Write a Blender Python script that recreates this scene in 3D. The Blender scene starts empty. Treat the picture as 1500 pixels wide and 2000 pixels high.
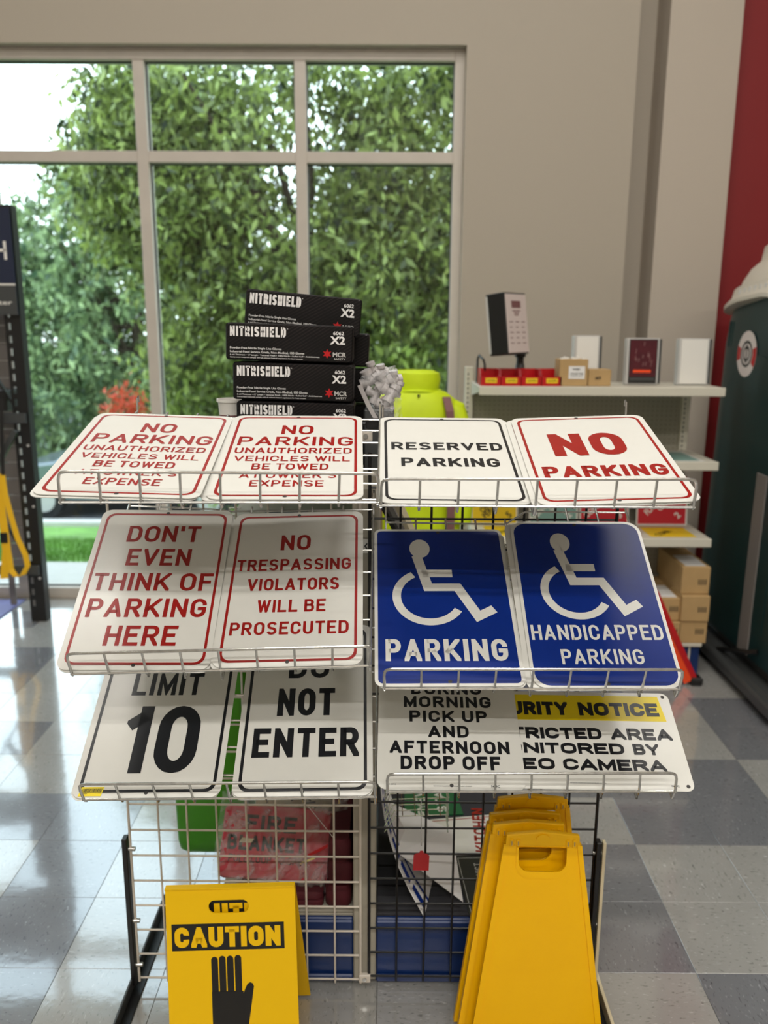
import bpy, math, random
import numpy as np
from mathutils import Matrix, Vector

random.seed(7)
rng = np.random.default_rng(11)
scene = bpy.context.scene
COL = scene.collection

def lin(c):
    return tuple(((v/255)/12.92 if v/255 <= .04045 else ((v/255+.055)/1.055)**2.4) for v in c)

# ------------------------------------------------------------------ camera
FPX, PITCH, YAW, ROLL, CAMH = 1636.8, 0.22002, -0.003258, -0.005616, 1.8102
def cam_axes():
    cp, sp, cy, sy, cr, sr = math.cos(PITCH), math.sin(PITCH), math.cos(YAW), math.sin(YAW), math.cos(ROLL), math.sin(ROLL)
    f = Vector((sy*cp, cy*cp, -sp)); rt = Vector((cy, -sy, 0)); dn = f.cross(rt)
    return cr*rt+sr*dn, -sr*rt+cr*dn, f
RT, DN, FW = cam_axes()
cam_data = bpy.data.cameras.new('camera')
cam = bpy.data.objects.new('camera', cam_data); COL.objects.link(cam)
up = -DN; back = -FW
cam.matrix_world = Matrix(((RT.x, up.x, back.x, 0), (RT.y, up.y, back.y, 0), (RT.z, up.z, back.z, CAMH), (0, 0, 0, 1)))
cam_data.sensor_fit = 'VERTICAL'; cam_data.sensor_height = 36.0; cam_data.sensor_width = 27.0
cam_data.lens = FPX/2000*36.0
cam_data.clip_start = 0.05; cam_data.clip_end = 300
cam_data.dof.use_dof = True; cam_data.dof.focus_distance = 1.75; cam_data.dof.aperture_fstop = 3.1
scene.camera = cam

# ------------------------------------------------------------------ world
world = bpy.data.worlds.new('sky'); scene.world = world; world.use_nodes = True
wn = world.node_tree; bg = wn.nodes['Background']
tc = wn.nodes.new('ShaderNodeTexCoord'); sep = wn.nodes.new('ShaderNodeSeparateXYZ'); ramp = wn.nodes.new('ShaderNodeValToRGB')
wn.links.new(tc.outputs['Generated'], sep.inputs[0]); wn.links.new(sep.outputs['Z'], ramp.inputs[0]); wn.links.new(ramp.outputs[0], bg.inputs[0])
ramp.color_ramp.elements[0].position = 0.0; ramp.color_ramp.elements[0].color = (.86, .92, .96, 1)
ramp.color_ramp.elements[1].position = 0.7; ramp.color_ramp.elements[1].color = (.72, .84, 1, 1)
bg.inputs[1].default_value = 5.5

# ------------------------------------------------------------------ ceiling lights and added fill lamps
def area(name, loc, size, power, rot=(0, 0, 0), col=(1, .965, .91)):
    l = bpy.data.lights.new(name, 'AREA'); l.shape = 'RECTANGLE'; l.size = size[0]; l.size_y = size[1]; l.energy = power; l.color = col
    o = bpy.data.objects.new(name, l); COL.objects.link(o); o.location = loc; o.rotation_euler = rot; return o
LAMPS = [((0.1, -3.1, 6.35), (2.4, .14), 130), ((-3.4, -3.1, 6.35), (2.4, .14), 100), ((3.6, -3.1, 6.35), (2.4, .14), 150),
         ((0.5, -4.9, 6.35), (2.4, .14), 205), ((-3.2, -4.9, 6.35), (2.4, .14), 90),  # rear pair: unseen fill lamps added to soften shade on the sign shelves
         ((0.1, .8, 6.35), (2.4, .14), 120), ((1.2, 2.6, 6.35), (2.4, .14), 60), ((-2.8, 2.4, 6.35), (2.4, .14), 50)]
for i, (p, s_, e_) in enumerate(LAMPS):
    area('ceiling_lamp_light', p, s_, e_)
# ------------------------------------------------------------------ exposure
vs = scene.view_settings
vs.view_transform = 'Standard'; vs.look = 'None'; vs.gamma = 1.0; vs.use_curve_mapping = False
vs.exposure = -0.2
scene.cycles.max_bounces = 7; scene.cycles.diffuse_bounces = 3; scene.cycles.glossy_bounces = 4
scene.cycles.transparent_max_bounces = 12; scene.cycles.sample_clamp_indirect = 6

# ------------------------------------------------------------------ materials
def new_mat(name):
    m = bpy.data.materials.new(name); m.use_nodes = True
    return m, m.node_tree, m.node_tree.nodes['Principled BSDF']
def mat(name, rgb, rough=.5, metal=0, spec=.5, noise=0, nscale=8, bump=0, bscale=60, coat=0):
    m, t, b = new_mat(name)
    c = lin(rgb)+(1,)
    b.inputs['Base Color'].default_value = c; b.inputs['Roughness'].default_value = rough
    b.inputs['Metallic'].default_value = metal; b.inputs['Specular IOR Level'].default_value = spec
    b.inputs['Coat Weight'].default_value = coat; b.inputs['Coat Roughness'].default_value = .1
    if noise:
        g = t.nodes.new('ShaderNodeTexCoord'); n = t.nodes.new('ShaderNodeTexNoise'); n.inputs['Scale'].default_value = nscale; n.inputs['Detail'].default_value = 4
        r = t.nodes.new('ShaderNodeValToRGB'); r.color_ramp.elements[0].position = .3; r.color_ramp.elements[1].position = .7
        r.color_ramp.elements[0].color = tuple(v*(1-noise) for v in c[:3])+(1,); r.color_ramp.elements[1].color = tuple(min(1, v*(1+noise)) for v in c[:3])+(1,)
        t.links.new(g.outputs['Object'], n.inputs['Vector']); t.links.new(n.outputs[0], r.inputs[0]); t.links.new(r.outputs[0], b.inputs['Base Color'])
    if bump:
        g = t.nodes.new('ShaderNodeTexCoord'); n = t.nodes.new('ShaderNodeTexNoise'); n.inputs['Scale'].default_value = bscale; n.inputs['Detail'].default_value = 3
        bp = t.nodes.new('ShaderNodeBump'); bp.inputs['Strength'].default_value = bump; bp.inputs['Distance'].default_value = .004
        t.links.new(g.outputs['Object'], n.inputs['Vector']); t.links.new(n.outputs[0], bp.inputs['Height']); t.links.new(bp.outputs[0], b.inputs['Normal'])
    return m

M = {}
M['wall'] = mat('wall_paint', (174, 164, 149), .6, bump=.25, bscale=240)
M['column'] = mat('column_paint', (186, 175, 161), .6, bump=.25, bscale=240)
M['redwall'] = mat('red_wall_paint', (132, 22, 26), .55, bump=.2, bscale=200)
M['ceiling'] = mat('ceiling_paint', (205, 200, 190), .9)
M['alu'] = mat('window_frame_paint', (196, 187, 176), .45, noise=.04)
M['gasket'] = mat('gasket', (22, 24, 24), .5)
M['signwhite'] = mat('sign_white', (222, 221, 214), .22, spec=.5, noise=.012, nscale=30)
M['signred'] = mat('sign_red', (154, 18, 12), .3, noise=.06, nscale=40)
M['signblack'] = mat('sign_black', (20, 21, 26), .3)
M['signblue'] = mat('sign_blue', (5, 40, 124), .3, noise=.05, nscale=20, spec=.35)
M['signyellow'] = mat('sign_yellow', (240, 215, 15), .3)
M['hole'] = mat('hole_dark', (60, 58, 56), .6)
M['chrome'] = mat('chrome_wire', (196, 195, 190), .26, metal=.85, noise=.15, nscale=60)
M['wirewhite'] = mat('cream_wire_paint', (212, 203, 190), .4, noise=.05, nscale=40)
M['wireblack'] = mat('black_wire_paint', (16, 16, 17), .35)
M['blackmetal'] = mat('black_steel', (18, 18, 19), .4)
M['darkmetal'] = mat('dark_grey_steel', (62, 64, 64), .45)
M['beige'] = mat('beige_shelf_paint', (172, 166, 150), .45, noise=.03)
M['beigelight'] = mat('light_shelf_paint', (205, 200, 184), .4)
M['blue'] = mat('blue_kick_plate', (10, 42, 96), .4, noise=.06)
M['yellow'] = mat('yellow_corrugated', (246, 196, 0), .5, spec=.3)
M['yellowp'] = mat('yellow_moulded', (255, 192, 0), .38, spec=.3, noise=.03, nscale=6)
M['black'] = mat('black_print', (22, 20, 18), .5)
M['carpet'] = mat('dark_carpet', (52, 52, 56), .95, noise=.3, nscale=500)
M['kraft'] = mat('kraft_cardboard', (178, 146, 98), .75, noise=.06, nscale=10)
M['paper'] = mat('white_paper', (226, 224, 222), .6)
M['pinkpaper'] = mat('poster_paper', (214, 200, 194), .5)
M['red'] = mat('red_plastic', (180, 14, 22), .3)
M['redcloth'] = mat('red_nylon', (186, 52, 66), .6, noise=.12, nscale=12, bump=.4, bscale=30)
M['maroon'] = mat('maroon_cloth', (74, 10, 22), .8, noise=.2, nscale=20, bump=.5, bscale=40)
M['green'] = mat('green_plastic', (64, 150, 6), .4)
M['silver'] = mat('silver_plastic', (188, 186, 182), .35)
M['slotdark'] = mat('slot_dark', (30, 28, 24), .7)
M['signgreen'] = mat('sign_green', (16, 96, 58), .35)
M['teal'] = mat('placard_teal', (120, 158, 150), .4)
M['hazred'] = mat('placard_red', (188, 24, 40), .4)
M['hazyellow'] = mat('placard_yellow', (232, 196, 20), .4)
M['orange'] = mat('orange_vinyl', (236, 74, 20), .4)
M['hivis'] = mat('hi_vis_fabric', (196, 218, 4), .6, noise=.1, nscale=7, bump=.5, bscale=18)
M['tape'] = mat('reflective_tape', (122, 84, 84), .4)
M['darkgreen'] = mat('dark_green_plastic', (10, 46, 46), .42, noise=.12, nscale=3)
M['cream'] = mat('cream_plastic', (206, 196, 182), .45)
M['navy'] = mat('navy_banner', (22, 32, 58), .45)
M['strap'] = mat('yellow_strap', (234, 182, 8), .5)
M['mat'] = mat('lilac_floor_mat', (112, 112, 158), .7)
M['slatwall'] = mat('grey_slatwall', (122, 116, 112), .6)
M['pipe'] = mat('grey_pvc', (186, 180, 178), .35)
M['lawn'] = mat('lawn_grass', (104, 146, 64), .9, noise=.35, nscale=3)
M['concrete'] = mat('concrete_path', (190, 186, 180), .85, noise=.05)
M['asphalt'] = mat('asphalt', (92, 94, 98), .9, noise=.1)
M['carpaint'] = mat('car_paint', (116, 124, 132), .25, metal=.4, coat=.5)
M['carglass'] = mat('car_glass', (180, 205, 222), .1, spec=.8)  # pale base colour paints the sky mirrored in the glass
M['tyre'] = mat('tyre_rubber', (24, 24, 26), .8)
M['bark'] = mat('bark', (70, 60, 50), .9, noise=.3, nscale=12)
M['white'] = mat('white_plastic', (225, 222, 215), .4)
M['bookblue'] = mat('dark_blue_cover', (30, 44, 84), .35)
M['creampaper'] = mat('cream_packaging', (222, 210, 176), .4)
M['lampbody'] = mat('lamp_housing', (230, 230, 228), .5)

def glass_mat(name, gloss, rough=.02, tint=(1, 1, 1)):
    m = bpy.data.materials.new(name); m.use_nodes = True; t = m.node_tree
    for n in list(t.nodes): t.nodes.remove(n)
    o = t.nodes.new('ShaderNodeOutputMaterial'); mx = t.nodes.new('ShaderNodeMixShader'); tr = t.nodes.new('ShaderNodeBsdfTransparent'); gl = t.nodes.new('ShaderNodeBsdfGlossy')
    fr = t.nodes.new('ShaderNodeFresnel'); fr.inputs[0].default_value = 1.45
    mp = t.nodes.new('ShaderNodeMath'); mp.operation = 'MULTIPLY'; mp.inputs[1].default_value = gloss
    tr.inputs[0].default_value = tint+(1,); gl.inputs['Roughness'].default_value = rough
    ge = t.nodes.new('ShaderNodeNewGeometry'); iv = t.nodes.new('ShaderNodeMath'); iv.operation = 'SUBTRACT'; iv.inputs[0].default_value = 1; t.links.new(ge.outputs['Backfacing'], iv.inputs[1])
    m2 = t.nodes.new('ShaderNodeMath'); m2.operation = 'MULTIPLY'; t.links.new(mp.outputs[0], m2.inputs[0]); t.links.new(iv.outputs[0], m2.inputs[1])
    t.links.new(fr.outputs[0], mp.inputs[0]); t.links.new(m2.outputs[0], mx.inputs[0]); t.links.new(tr.outputs[0], mx.inputs[1]); t.links.new(gl.outputs[0], mx.inputs[2]); t.links.new(mx.outputs[0], o.inputs[0])
    return m
M['glass'] = glass_mat('window_glass', 1.0, .01, (.90, .95, .93))
def bag_mat(name, fac, rough):
    m = bpy.data.materials.new(name); m.use_nodes = True; t = m.node_tree
    for n in list(t.nodes): t.nodes.remove(n)
    o = t.nodes.new('ShaderNodeOutputMaterial'); mx = t.nodes.new('ShaderNodeMixShader'); tr = t.nodes.new('ShaderNodeBsdfTransparent'); pb = t.nodes.new('ShaderNodeBsdfPrincipled')
    pb.inputs['Base Color'].default_value = (.8, .8, .8, 1); pb.inputs['Roughness'].default_value = rough; pb.inputs['Specular IOR Level'].default_value = 1
    g = t.nodes.new('ShaderNodeTexCoord'); n = t.nodes.new('ShaderNodeTexNoise'); n.inputs['Scale'].default_value = 14; n.inputs['Detail'].default_value = 5; n.inputs['Distortion'].default_value = 1.2
    bp = t.nodes.new('ShaderNodeBump'); bp.inputs['Strength'].default_value = 1; bp.inputs['Distance'].default_value = .03
    mp = t.nodes.new('ShaderNodeMapRange'); mp.inputs['From Min'].default_value = .42; mp.inputs['From Max'].default_value = .75; mp.inputs['To Min'].default_value = fac*.5; mp.inputs['To Max'].default_value = fac*2.4
    t.links.new(g.outputs['Object'], n.inputs['Vector']); t.links.new(n.outputs[0], bp.inputs['Height']); t.links.new(bp.outputs[0], pb.inputs['Normal']); t.links.new(n.outputs[0], mp.inputs[0])
    t.links.new(mp.outputs[0], mx.inputs[0]); t.links.new(tr.outputs[0], mx.inputs[1]); t.links.new(pb.outputs[0], mx.inputs[2]); t.links.new(mx.outputs[0], o.inputs[0])
    return m
M['bag'] = bag_mat('clear_plastic_film', .24, .15)

def tile_mat(name, base, dark, light, amt):
    m, t, b = new_mat(name)
    g = t.nodes.new('ShaderNodeTexCoord'); oi = t.nodes.new('ShaderNodeObjectInfo')
    add = t.nodes.new('ShaderNodeVectorMath'); add.operation = 'ADD'
    mul = t.nodes.new('ShaderNodeVectorMath'); mul.operation = 'SCALE'; mul.inputs['Scale'].default_value = 40
    comb = t.nodes.new('ShaderNodeCombineXYZ'); t.links.new(oi.outputs['Random'], comb.inputs[0]); t.links.new(oi.outputs['Random'], comb.inputs[1])
    t.links.new(comb.outputs[0], mul.inputs[0]); t.links.new(g.outputs['Object'], add.inputs[0]); t.links.new(mul.outputs[0], add.inputs[1])
    mp = t.nodes.new('ShaderNodeMapping'); mp.inputs['Scale'].default_value = (1, 2.6, 1); mp.inputs['Rotation'].default_value = (0, 0, .25); t.links.new(add.outputs[0], mp.inputs[0])
    n1 = t.nodes.new('ShaderNodeTexNoise'); n1.inputs['Scale'].default_value = 52; n1.inputs['Detail'].default_value = 2.5; n1.inputs['Distortion'].default_value = .6; t.links.new(mp.outputs[0], n1.inputs['Vector'])
    r = t.nodes.new('ShaderNodeValToRGB'); e = r.color_ramp.elements
    e[0].position = .30; e[0].color = lin(dark)+(1,); e[1].position = .72; e[1].color = lin(light)+(1,)
    a = e.new(.38); a.color = lin(base)+(1,); a2 = e.new(.64); a2.color = lin(base)+(1,)
    t.links.new(n1.outputs[0], r.inputs[0])
    n2 = t.nodes.new('ShaderNodeTexNoise'); n2.inputs['Scale'].default_value = 7; n2.inputs['Detail'].default_value = 5; t.links.new(add.outputs[0], n2.inputs['Vector'])
    mr = t.nodes.new('ShaderNodeMapRange'); mr.inputs['To Min'].default_value = 1-amt; mr.inputs['To Max'].default_value = 1+amt; t.links.new(n2.outputs[0], mr.inputs[0])
    mm = t.nodes.new('ShaderNodeVectorMath'); mm.operation = 'SCALE'; t.links.new(r.outputs[0], mm.inputs[0]); t.links.new(mr.outputs[0], mm.inputs['Scale']); t.links.new(mm.outputs[0], b.inputs['Base Color'])
    mr2 = t.nodes.new('ShaderNodeMapRange'); mr2.inputs['To Min'].default_value = .10; mr2.inputs['To Max'].default_value = .26; t.links.new(n2.outputs[0], mr2.inputs[0]); t.links.new(mr2.outputs[0], b.inputs['Roughness'])
    n3 = t.nodes.new('ShaderNodeTexNoise'); n3.inputs['Scale'].default_value = 9; n3.inputs['Detail'].default_value = 4; t.links.new(add.outputs[0], n3.inputs['Vector'])
    bp = t.nodes.new('ShaderNodeBump'); bp.inputs['Strength'].default_value = .3; bp.inputs['Distance'].default_value = .0015; t.links.new(n3.outputs[0], bp.inputs['Height']); t.links.new(bp.outputs[0], b.inputs['Normal'])
    b.inputs['Specular IOR Level'].default_value = .8
    b.inputs['Coat Weight'].default_value = 1; b.inputs['Coat Roughness'].default_value = .07; b.inputs['Coat IOR'].default_value = 1.9
    t.links.new(bp.outputs[0], b.inputs['Coat Normal'])
    return m
M['tile_light'] = tile_mat('vinyl_tile_light', (158, 157, 153), (122, 121, 118), (188, 187, 184), .10)
M['tile_dark'] = tile_mat('vinyl_tile_dark', (118, 119, 123), (88, 89, 93), (152, 153, 158), .10)
M['floorbase'] = mat('floor_base', (60, 60, 60), .6)

def pegboard_mat():
    m, t, b = new_mat('pegboard_panel')
    g = t.nodes.new('ShaderNodeTexCoord'); s = t.nodes.new('ShaderNodeSeparateXYZ'); t.links.new(g.outputs['Object'], s.inputs[0])
    def cell(out):
        a = t.nodes.new('ShaderNodeMath'); a.operation = 'MULTIPLY'; a.inputs[1].default_value = 1/.0254; t.links.new(out, a.inputs[0])
        f = t.nodes.new('ShaderNodeMath'); f.operation = 'FRACT'; t.links.new(a.outputs[0], f.inputs[0])
        d = t.nodes.new('ShaderNodeMath'); d.operation = 'SUBTRACT'; d.inputs[1].default_value = .5; t.links.new(f.outputs[0], d.inputs[0])
        p = t.nodes.new('ShaderNodeMath'); p.operation = 'POWER'; p.inputs[1].default_value = 2; 
        ab = t.nodes.new('ShaderNodeMath'); ab.operation = 'ABSOLUTE'; t.links.new(d.outputs[0], ab.inputs[0]); t.links.new(ab.outputs[0], p.inputs[0]); return p
    p1, p2 = cell(s.outputs[0]), cell(s.outputs[2])
    ad = t.nodes.new('ShaderNodeMath'); t.links.new(p1.outputs[0], ad.inputs[0]); t.links.new(p2.outputs[0], ad.inputs[1])
    lt = t.nodes.new('ShaderNodeMath'); lt.operation = 'LESS_THAN'; lt.inputs[1].default_value = .014; t.links.new(ad.outputs[0], lt.inputs[0])
    mx = t.nodes.new('ShaderNodeMix'); mx.data_type = 'RGBA'; t.links.new(lt.outputs[0], mx.inputs[0]); mx.inputs[6].default_value = lin((150, 145, 130))+(1,); mx.inputs[7].default_value = lin((96, 92, 82))+(1,)
    t.links.new(mx.outputs[2], b.inputs['Base Color']); b.inputs['Roughness'].default_value = .6
    return m
M['peg'] = pegboard_mat()

def carbon_mat():
    m, t, b = new_mat('glove_box_print')
    g = t.nodes.new('ShaderNodeTexCoord'); mp = t.nodes.new('ShaderNodeMapping'); mp.inputs['Rotation'].default_value = (0, 0, math.radians(58)); t.links.new(g.outputs['Object'], mp.inputs[0])
    w = t.nodes.new('ShaderNodeTexWave'); w.inputs['Scale'].default_value = 46; w.bands_direction = 'X'; t.links.new(mp.outputs[0], w.inputs[0])
    w2 = t.nodes.new('ShaderNodeTexWave'); w2.inputs['Scale'].default_value = 130; w2.bands_direction = 'Y'; t.links.new(mp.outputs[0], w2.inputs[0])
    n = t.nodes.new('ShaderNodeTexNoise'); n.inputs['Scale'].default_value = 7; t.links.new(g.outputs['Object'], n.inputs['Vector'])
    mu = t.nodes.new('ShaderNodeMath'); mu.operation = 'MULTIPLY'; t.links.new(w.outputs['Fac'], mu.inputs[0]); t.links.new(n.outputs[0], mu.inputs[1])
    mu2 = t.nodes.new('ShaderNodeMath'); mu2.operation = 'MULTIPLY'; t.links.new(w2.outputs['Fac'], mu2.inputs[0]); t.links.new(mu.outputs[0], mu2.inputs[1])
    r = t.nodes.new('ShaderNodeValToRGB'); r.color_ramp.elements[0].position = .2; r.color_ramp.elements[0].color = (.002, .0018, .002, 1); r.color_ramp.elements[1].position = .6; r.color_ramp.elements[1].color = (.045, .03, .03, 1)
    t.links.new(mu2.outputs[0], r.inputs[0]); t.links.new(r.outputs[0], b.inputs['Base Color'])
    b.inputs['Roughness'].default_value = .5; b.inputs['Specular IOR Level'].default_value = .2; b.inputs['Coat Weight'].default_value = .08; b.inputs['Coat Roughness'].default_value = .2
    return m
M['carbon'] = carbon_mat()

def leaf_mat(name, dark, light):
    m = bpy.data.materials.new(name); m.use_nodes = True; t = m.node_tree
    for n in list(t.nodes): t.nodes.remove(n)
    o = t.nodes.new('ShaderNodeOutputMaterial'); g = t.nodes.new('ShaderNodeNewGeometry'); r = t.nodes.new('ShaderNodeValToRGB')
    r.color_ramp.elements[0].color = lin(dark)+(1,); r.color_ramp.elements[1].color = lin(light)+(1,)
    d = t.nodes.new('ShaderNodeBsdfPrincipled'); d.inputs['Roughness'].default_value = .5; tl = t.nodes.new('ShaderNodeBsdfTranslucent'); mx = t.nodes.new('ShaderNodeMixShader'); mx.inputs[0].default_value = .35
    t.links.new(g.outputs['Random Per Island'], r.inputs[0]); t.links.new(r.outputs[0], d.inputs['Base Color']); t.links.new(r.outputs[0], tl.inputs[0])
    t.links.new(d.outputs[0], mx.inputs[1]); t.links.new(tl.outputs[0], mx.inputs[2]); t.links.new(mx.outputs[0], o.inputs[0])
    return m
M['leaf'] = leaf_mat('leaves', (34, 50, 32), (176, 194, 108))
M['leafhaze'] = leaf_mat('haze_pale_leaves', (66, 92, 68), (172, 194, 136))  # leaves paled so that haze sits in their colour
M['leafhedge'] = leaf_mat('hedge_leaves', (48, 74, 50), (104, 130, 70))
M['leafred'] = leaf_mat('red_leaves', (200, 70, 50), (235, 110, 80))

# ------------------------------------------------------------------ geometry helpers
WM = {}
def lk(o, parent=None, W=None):
    COL.objects.link(o)
    if parent is not None: o.parent = parent
    WM[o] = W if W is not None else (WM[parent] if parent is not None else Matrix.Identity(4))
    return o
def tag(o, label=None, cat=None, group=None, kind=None):
    if label: o['label'] = label
    if cat: o['category'] = cat
    if group: o['group'] = group
    if kind: o['kind'] = kind
    return o
def thing(name, label, cat, loc=(0, 0, 0), rot=None, group=None):
    o = bpy.data.objects.new(name, None); o.empty_display_size = .05
    Wm = Matrix.Translation(Vector(loc)) @ (rot.to_4x4() if rot is not None else Matrix.Identity(4))
    o.matrix_world = Wm; lk(o, None, Wm)
    return tag(o, label, cat, group)
def frame(u, b, o):
    u = Vector(u).normalized(); b = Vector(b); b = (b-u*b.dot(u)).normalized(); n = u.cross(b)
    return Matrix(((u.x, b.x, n.x, o[0]), (u.y, b.y, n.y, o[1]), (u.z, b.z, n.z, o[2]), (0, 0, 0, 1)))
def ray_poly(c, a, poly):
    dx, dy = math.cos(a), math.sin(a); best = None
    for i in range(len(poly)):
        x1, y1 = poly[i]; x2, y2 = poly[(i+1) % len(poly)]
        ex, ey = x2-x1, y2-y1; den = dx*ey-dy*ex
        if abs(den) < 1e-12: continue
        t = ((x1-c[0])*ey-(y1-c[1])*ex)/den; s = ((x1-c[0])*dy-(y1-c[1])*dx)/den
        if t > 0 and -1e-6 <= s <= 1+1e-6 and (best is None or t < best): best = t
    return (c[0]+dx*best, c[1]+dy*best)
def rrect(w, h, r, n=5, cx=0, cy=0):
    p = []
    for sx, sy, a0 in ((1, 1, 0), (-1, 1, 90), (-1, -1, 180), (1, -1, 270)):
        for k in range(n+1):
            a = math.radians(a0+90*k/n); p.append((cx+sx*(w/2-r)+r*math.cos(a), cy+sy*(h/2-r)+r*math.sin(a)))
    return p
class MB:
    def __init__(s, W=None): s.v = []; s.f = []; s.mi = []; s.W = W or Matrix.Identity(4); s.m = 0
    def add(s, vs, fs):
        o = len(s.v); s.v += [tuple(s.W @ Vector(p)) for p in vs]; s.f += [tuple(i+o for i in f) for f in fs]; s.mi += [s.m]*len(fs); return s
    def box(s, a, b):
        x0, y0, z0 = a; x1, y1, z1 = b
        return s.add([(x0, y0, z0), (x1, y0, z0), (x1, y1, z0), (x0, y1, z0), (x0, y0, z1), (x1, y0, z1), (x1, y1, z1), (x0, y1, z1)],
                     [(0, 3, 2, 1), (4, 5, 6, 7), (0, 1, 5, 4), (1, 2, 6, 5), (2, 3, 7, 6), (3, 0, 4, 7)])
    def bbox(s, a, b, r):
        # box with chamfered edges
        x0, y0, z0 = a; x1, y1, z1 = b; P = []; 
        for (x, y, z, sx, sy, sz) in [(x, y, z, (1 if x == x0 else -1), (1 if y == y0 else -1), (1 if z == z0 else -1)) for z in (z0, z1) for y in (y0, y1) for x in (x0, x1)]:
            P += [(x, y+sy*r, z+sz*r), (x+sx*r, y, z+sz*r), (x+sx*r, y+sy*r, z)]
        i = lambda c, k: c*3+k
        F = [(i(0,0), i(4,0), i(6,0), i(2,0)), (i(1,0), i(3,0), i(7,0), i(5,0)), (i(0,1), i(1,1), i(5,1), i(4,1)), (i(2,1), i(6,1), i(7,1), i(3,1)), (i(0,2), i(2,2), i(3,2), i(1,2)), (i(4,2), i(5,2), i(7,2), i(6,2))]
        F += [(i(a_,k1), i(b_,k1), i(b_,k2), i(a_,k2)) for a_, b_, k1, k2 in ((0,1,1,2),(2,3,1,2),(4,5,1,2),(6,7,1,2),(0,2,0,2),(1,3,0,2),(4,6,0,2),(5,7,0,2),(0,4,0,1),(1,5,0,1),(2,6,0,1),(3,7,0,1))]
        F += [(i(c,0), i(c,1), i(c,2)) for c in range(8)]
        return s.add(P, F)
    def poly(s, pts, z0, z1):
        n = len(pts)
        return s.add([(x, y, z0) for x, y in pts]+[(x, y, z1) for x, y in pts], [tuple(range(n-1, -1, -1)), tuple(range(n, 2*n))]+[(i, (i+1) % n, n+(i+1) % n, n+i) for i in range(n)])
    def face(s, pts3): return s.add(pts3, [tuple(range(len(pts3)))])
    def flat(s, pts, z): return s.add([(x, y, z) for x, y in pts], [tuple(range(len(pts)))])
    def ring(s, outer, inner, c, z0, z1, n=64, close=True):
        A = sorted(set([round(2*math.pi*k/n, 5) for k in range(n)]+[round(math.atan2(p[1]-c[1], p[0]-c[0]) % (2*math.pi), 5) for p in outer]))
        O = [ray_poly(c, a, outer) for a in A]; I = [ray_poly(c, a, inner) for a in A]; m = len(A)
        V = [(x, y, z1) for x, y in O]+[(x, y, z1) for x, y in I]
        F = [(i, (i+1) % m, m+(i+1) % m, m+i) for i in range(m)]
        if z0 is not None:
            V += [(x, y, z0) for x, y in O]+[(x, y, z0) for x, y in I]
            F += [(2*m+i, 3*m+i, 3*m+(i+1) % m, 2*m+(i+1) % m) for i in range(m)]
            F += [(2*m+i, 2*m+(i+1) % m, (i+1) % m, i) for i in range(m)]+[(m+i, m+(i+1) % m, 3*m+(i+1) % m, 3*m+i) for i in range(m)]
        return s.add(V, F)
    def tube(s, P, r, n=8, closed=False, flatx=None):
        P = [Vector(p) for p in P]; rings = []; L = len(P); prev = None
        for i, p in enumerate(P):
            if closed: t = P[(i+1) % L]-P[i-1]
            else: t = P[min(i+1, L-1)]-P[max(i-1, 0)]
            t.normalize()
            if prev is None: a = t.cross(Vector((0, 0, 1)) if abs(t.z) < .9 else Vector((1, 0, 0))).normalized()
            else: a = (prev-t*prev.dot(t)).normalized()
            prev = a; b = t.cross(a); rr = r[i] if isinstance(r, (list, tuple)) else r
            rings.append([p+(a*math.cos(2*math.pi*k/n)+b*math.sin(2*math.pi*k/n))*rr for k in range(n)])
        V = [tuple(q) for R_ in rings for q in R_]; F = []
        for i in range(L if closed else L-1):
            j = (i+1) % L
            F += [(i*n+k, i*n+(k+1) % n, j*n+(k+1) % n, j*n+k) for k in range(n)]
        if not closed: F += [tuple(range(n-1, -1, -1)), tuple((L-1)*n+k for k in range(n))]
        return s.add(V, F)
    def ribbon(s, P, w, t):   # flat strap along P, w = width vector
        P = [Vector(p) for p in P]; w = Vector(w)/2; V = []; L = len(P)
        for i, p in enumerate(P):
            d = (P[min(i+1, L-1)]-P[max(i-1, 0)]).normalized(); nn = d.cross(w).normalized()*t/2
            V += [tuple(p-w-nn), tuple(p+w-nn), tuple(p+w+nn), tuple(p-w+nn)]
        F = [(i*4+k, i*4+(k+1) % 4, i*4+4+(k+1) % 4, i*4+4+k) for i in range(L-1) for k in range(4)]+[(3, 2, 1, 0), tuple((L-1)*4+k for k in range(4))]
        return s.add(V, F)
    def loft(s, rings, cap=True):
        n = len(rings[0]); V = [p for R_ in rings for p in R_]; F = []
        for i in range(len(rings)-1): F += [(i*n+k, i*n+(k+1) % n, (i+1)*n+(k+1) % n, (i+1)*n+k) for k in range(n)]
        if cap: F += [tuple(range(n-1, -1, -1)), tuple((len(rings)-1)*n+k for k in range(n))]
        return s.add(V, F)
    def lathe(s, prof, n=24, c=(0, 0, 0)):
        return s.loft([[(c[0]+r*math.cos(2*math.pi*k/n), c[1]+r*math.sin(2*math.pi*k/n), c[2]+z) for k in range(n)] for r, z in prof])
    def disc(s, cx, cy, r, z, n=20): return s.flat([(cx+r*math.cos(2*math.pi*k/n), cy+r*math.sin(2*math.pi*k/n)) for k in range(n)], z)
    def build(s, name, mats, parent=None, smooth=False, label=None, kind=None):
        if not isinstance(mats, (list, tuple)): mats = [mats]
        me = bpy.data.meshes.new(name); inv = (WM[parent] if parent is not None else Matrix.Identity(4)).inverted()
        me.from_pydata([tuple(inv @ Vector(p)) for p in s.v], [], s.f)
        for m_ in mats: me.materials.append(m_)
        me.polygons.foreach_set('material_index', s.mi)
        if smooth:
            me.polygons.foreach_set('use_smooth', [True]*len(me.polygons))
        me.update()
        if smooth:
            try: me.set_sharp_from_angle(angle=math.radians(38))
            except Exception: pass
        o = bpy.data.objects.new(name, me); lk(o, parent)
        if label: o['label'] = label
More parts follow.
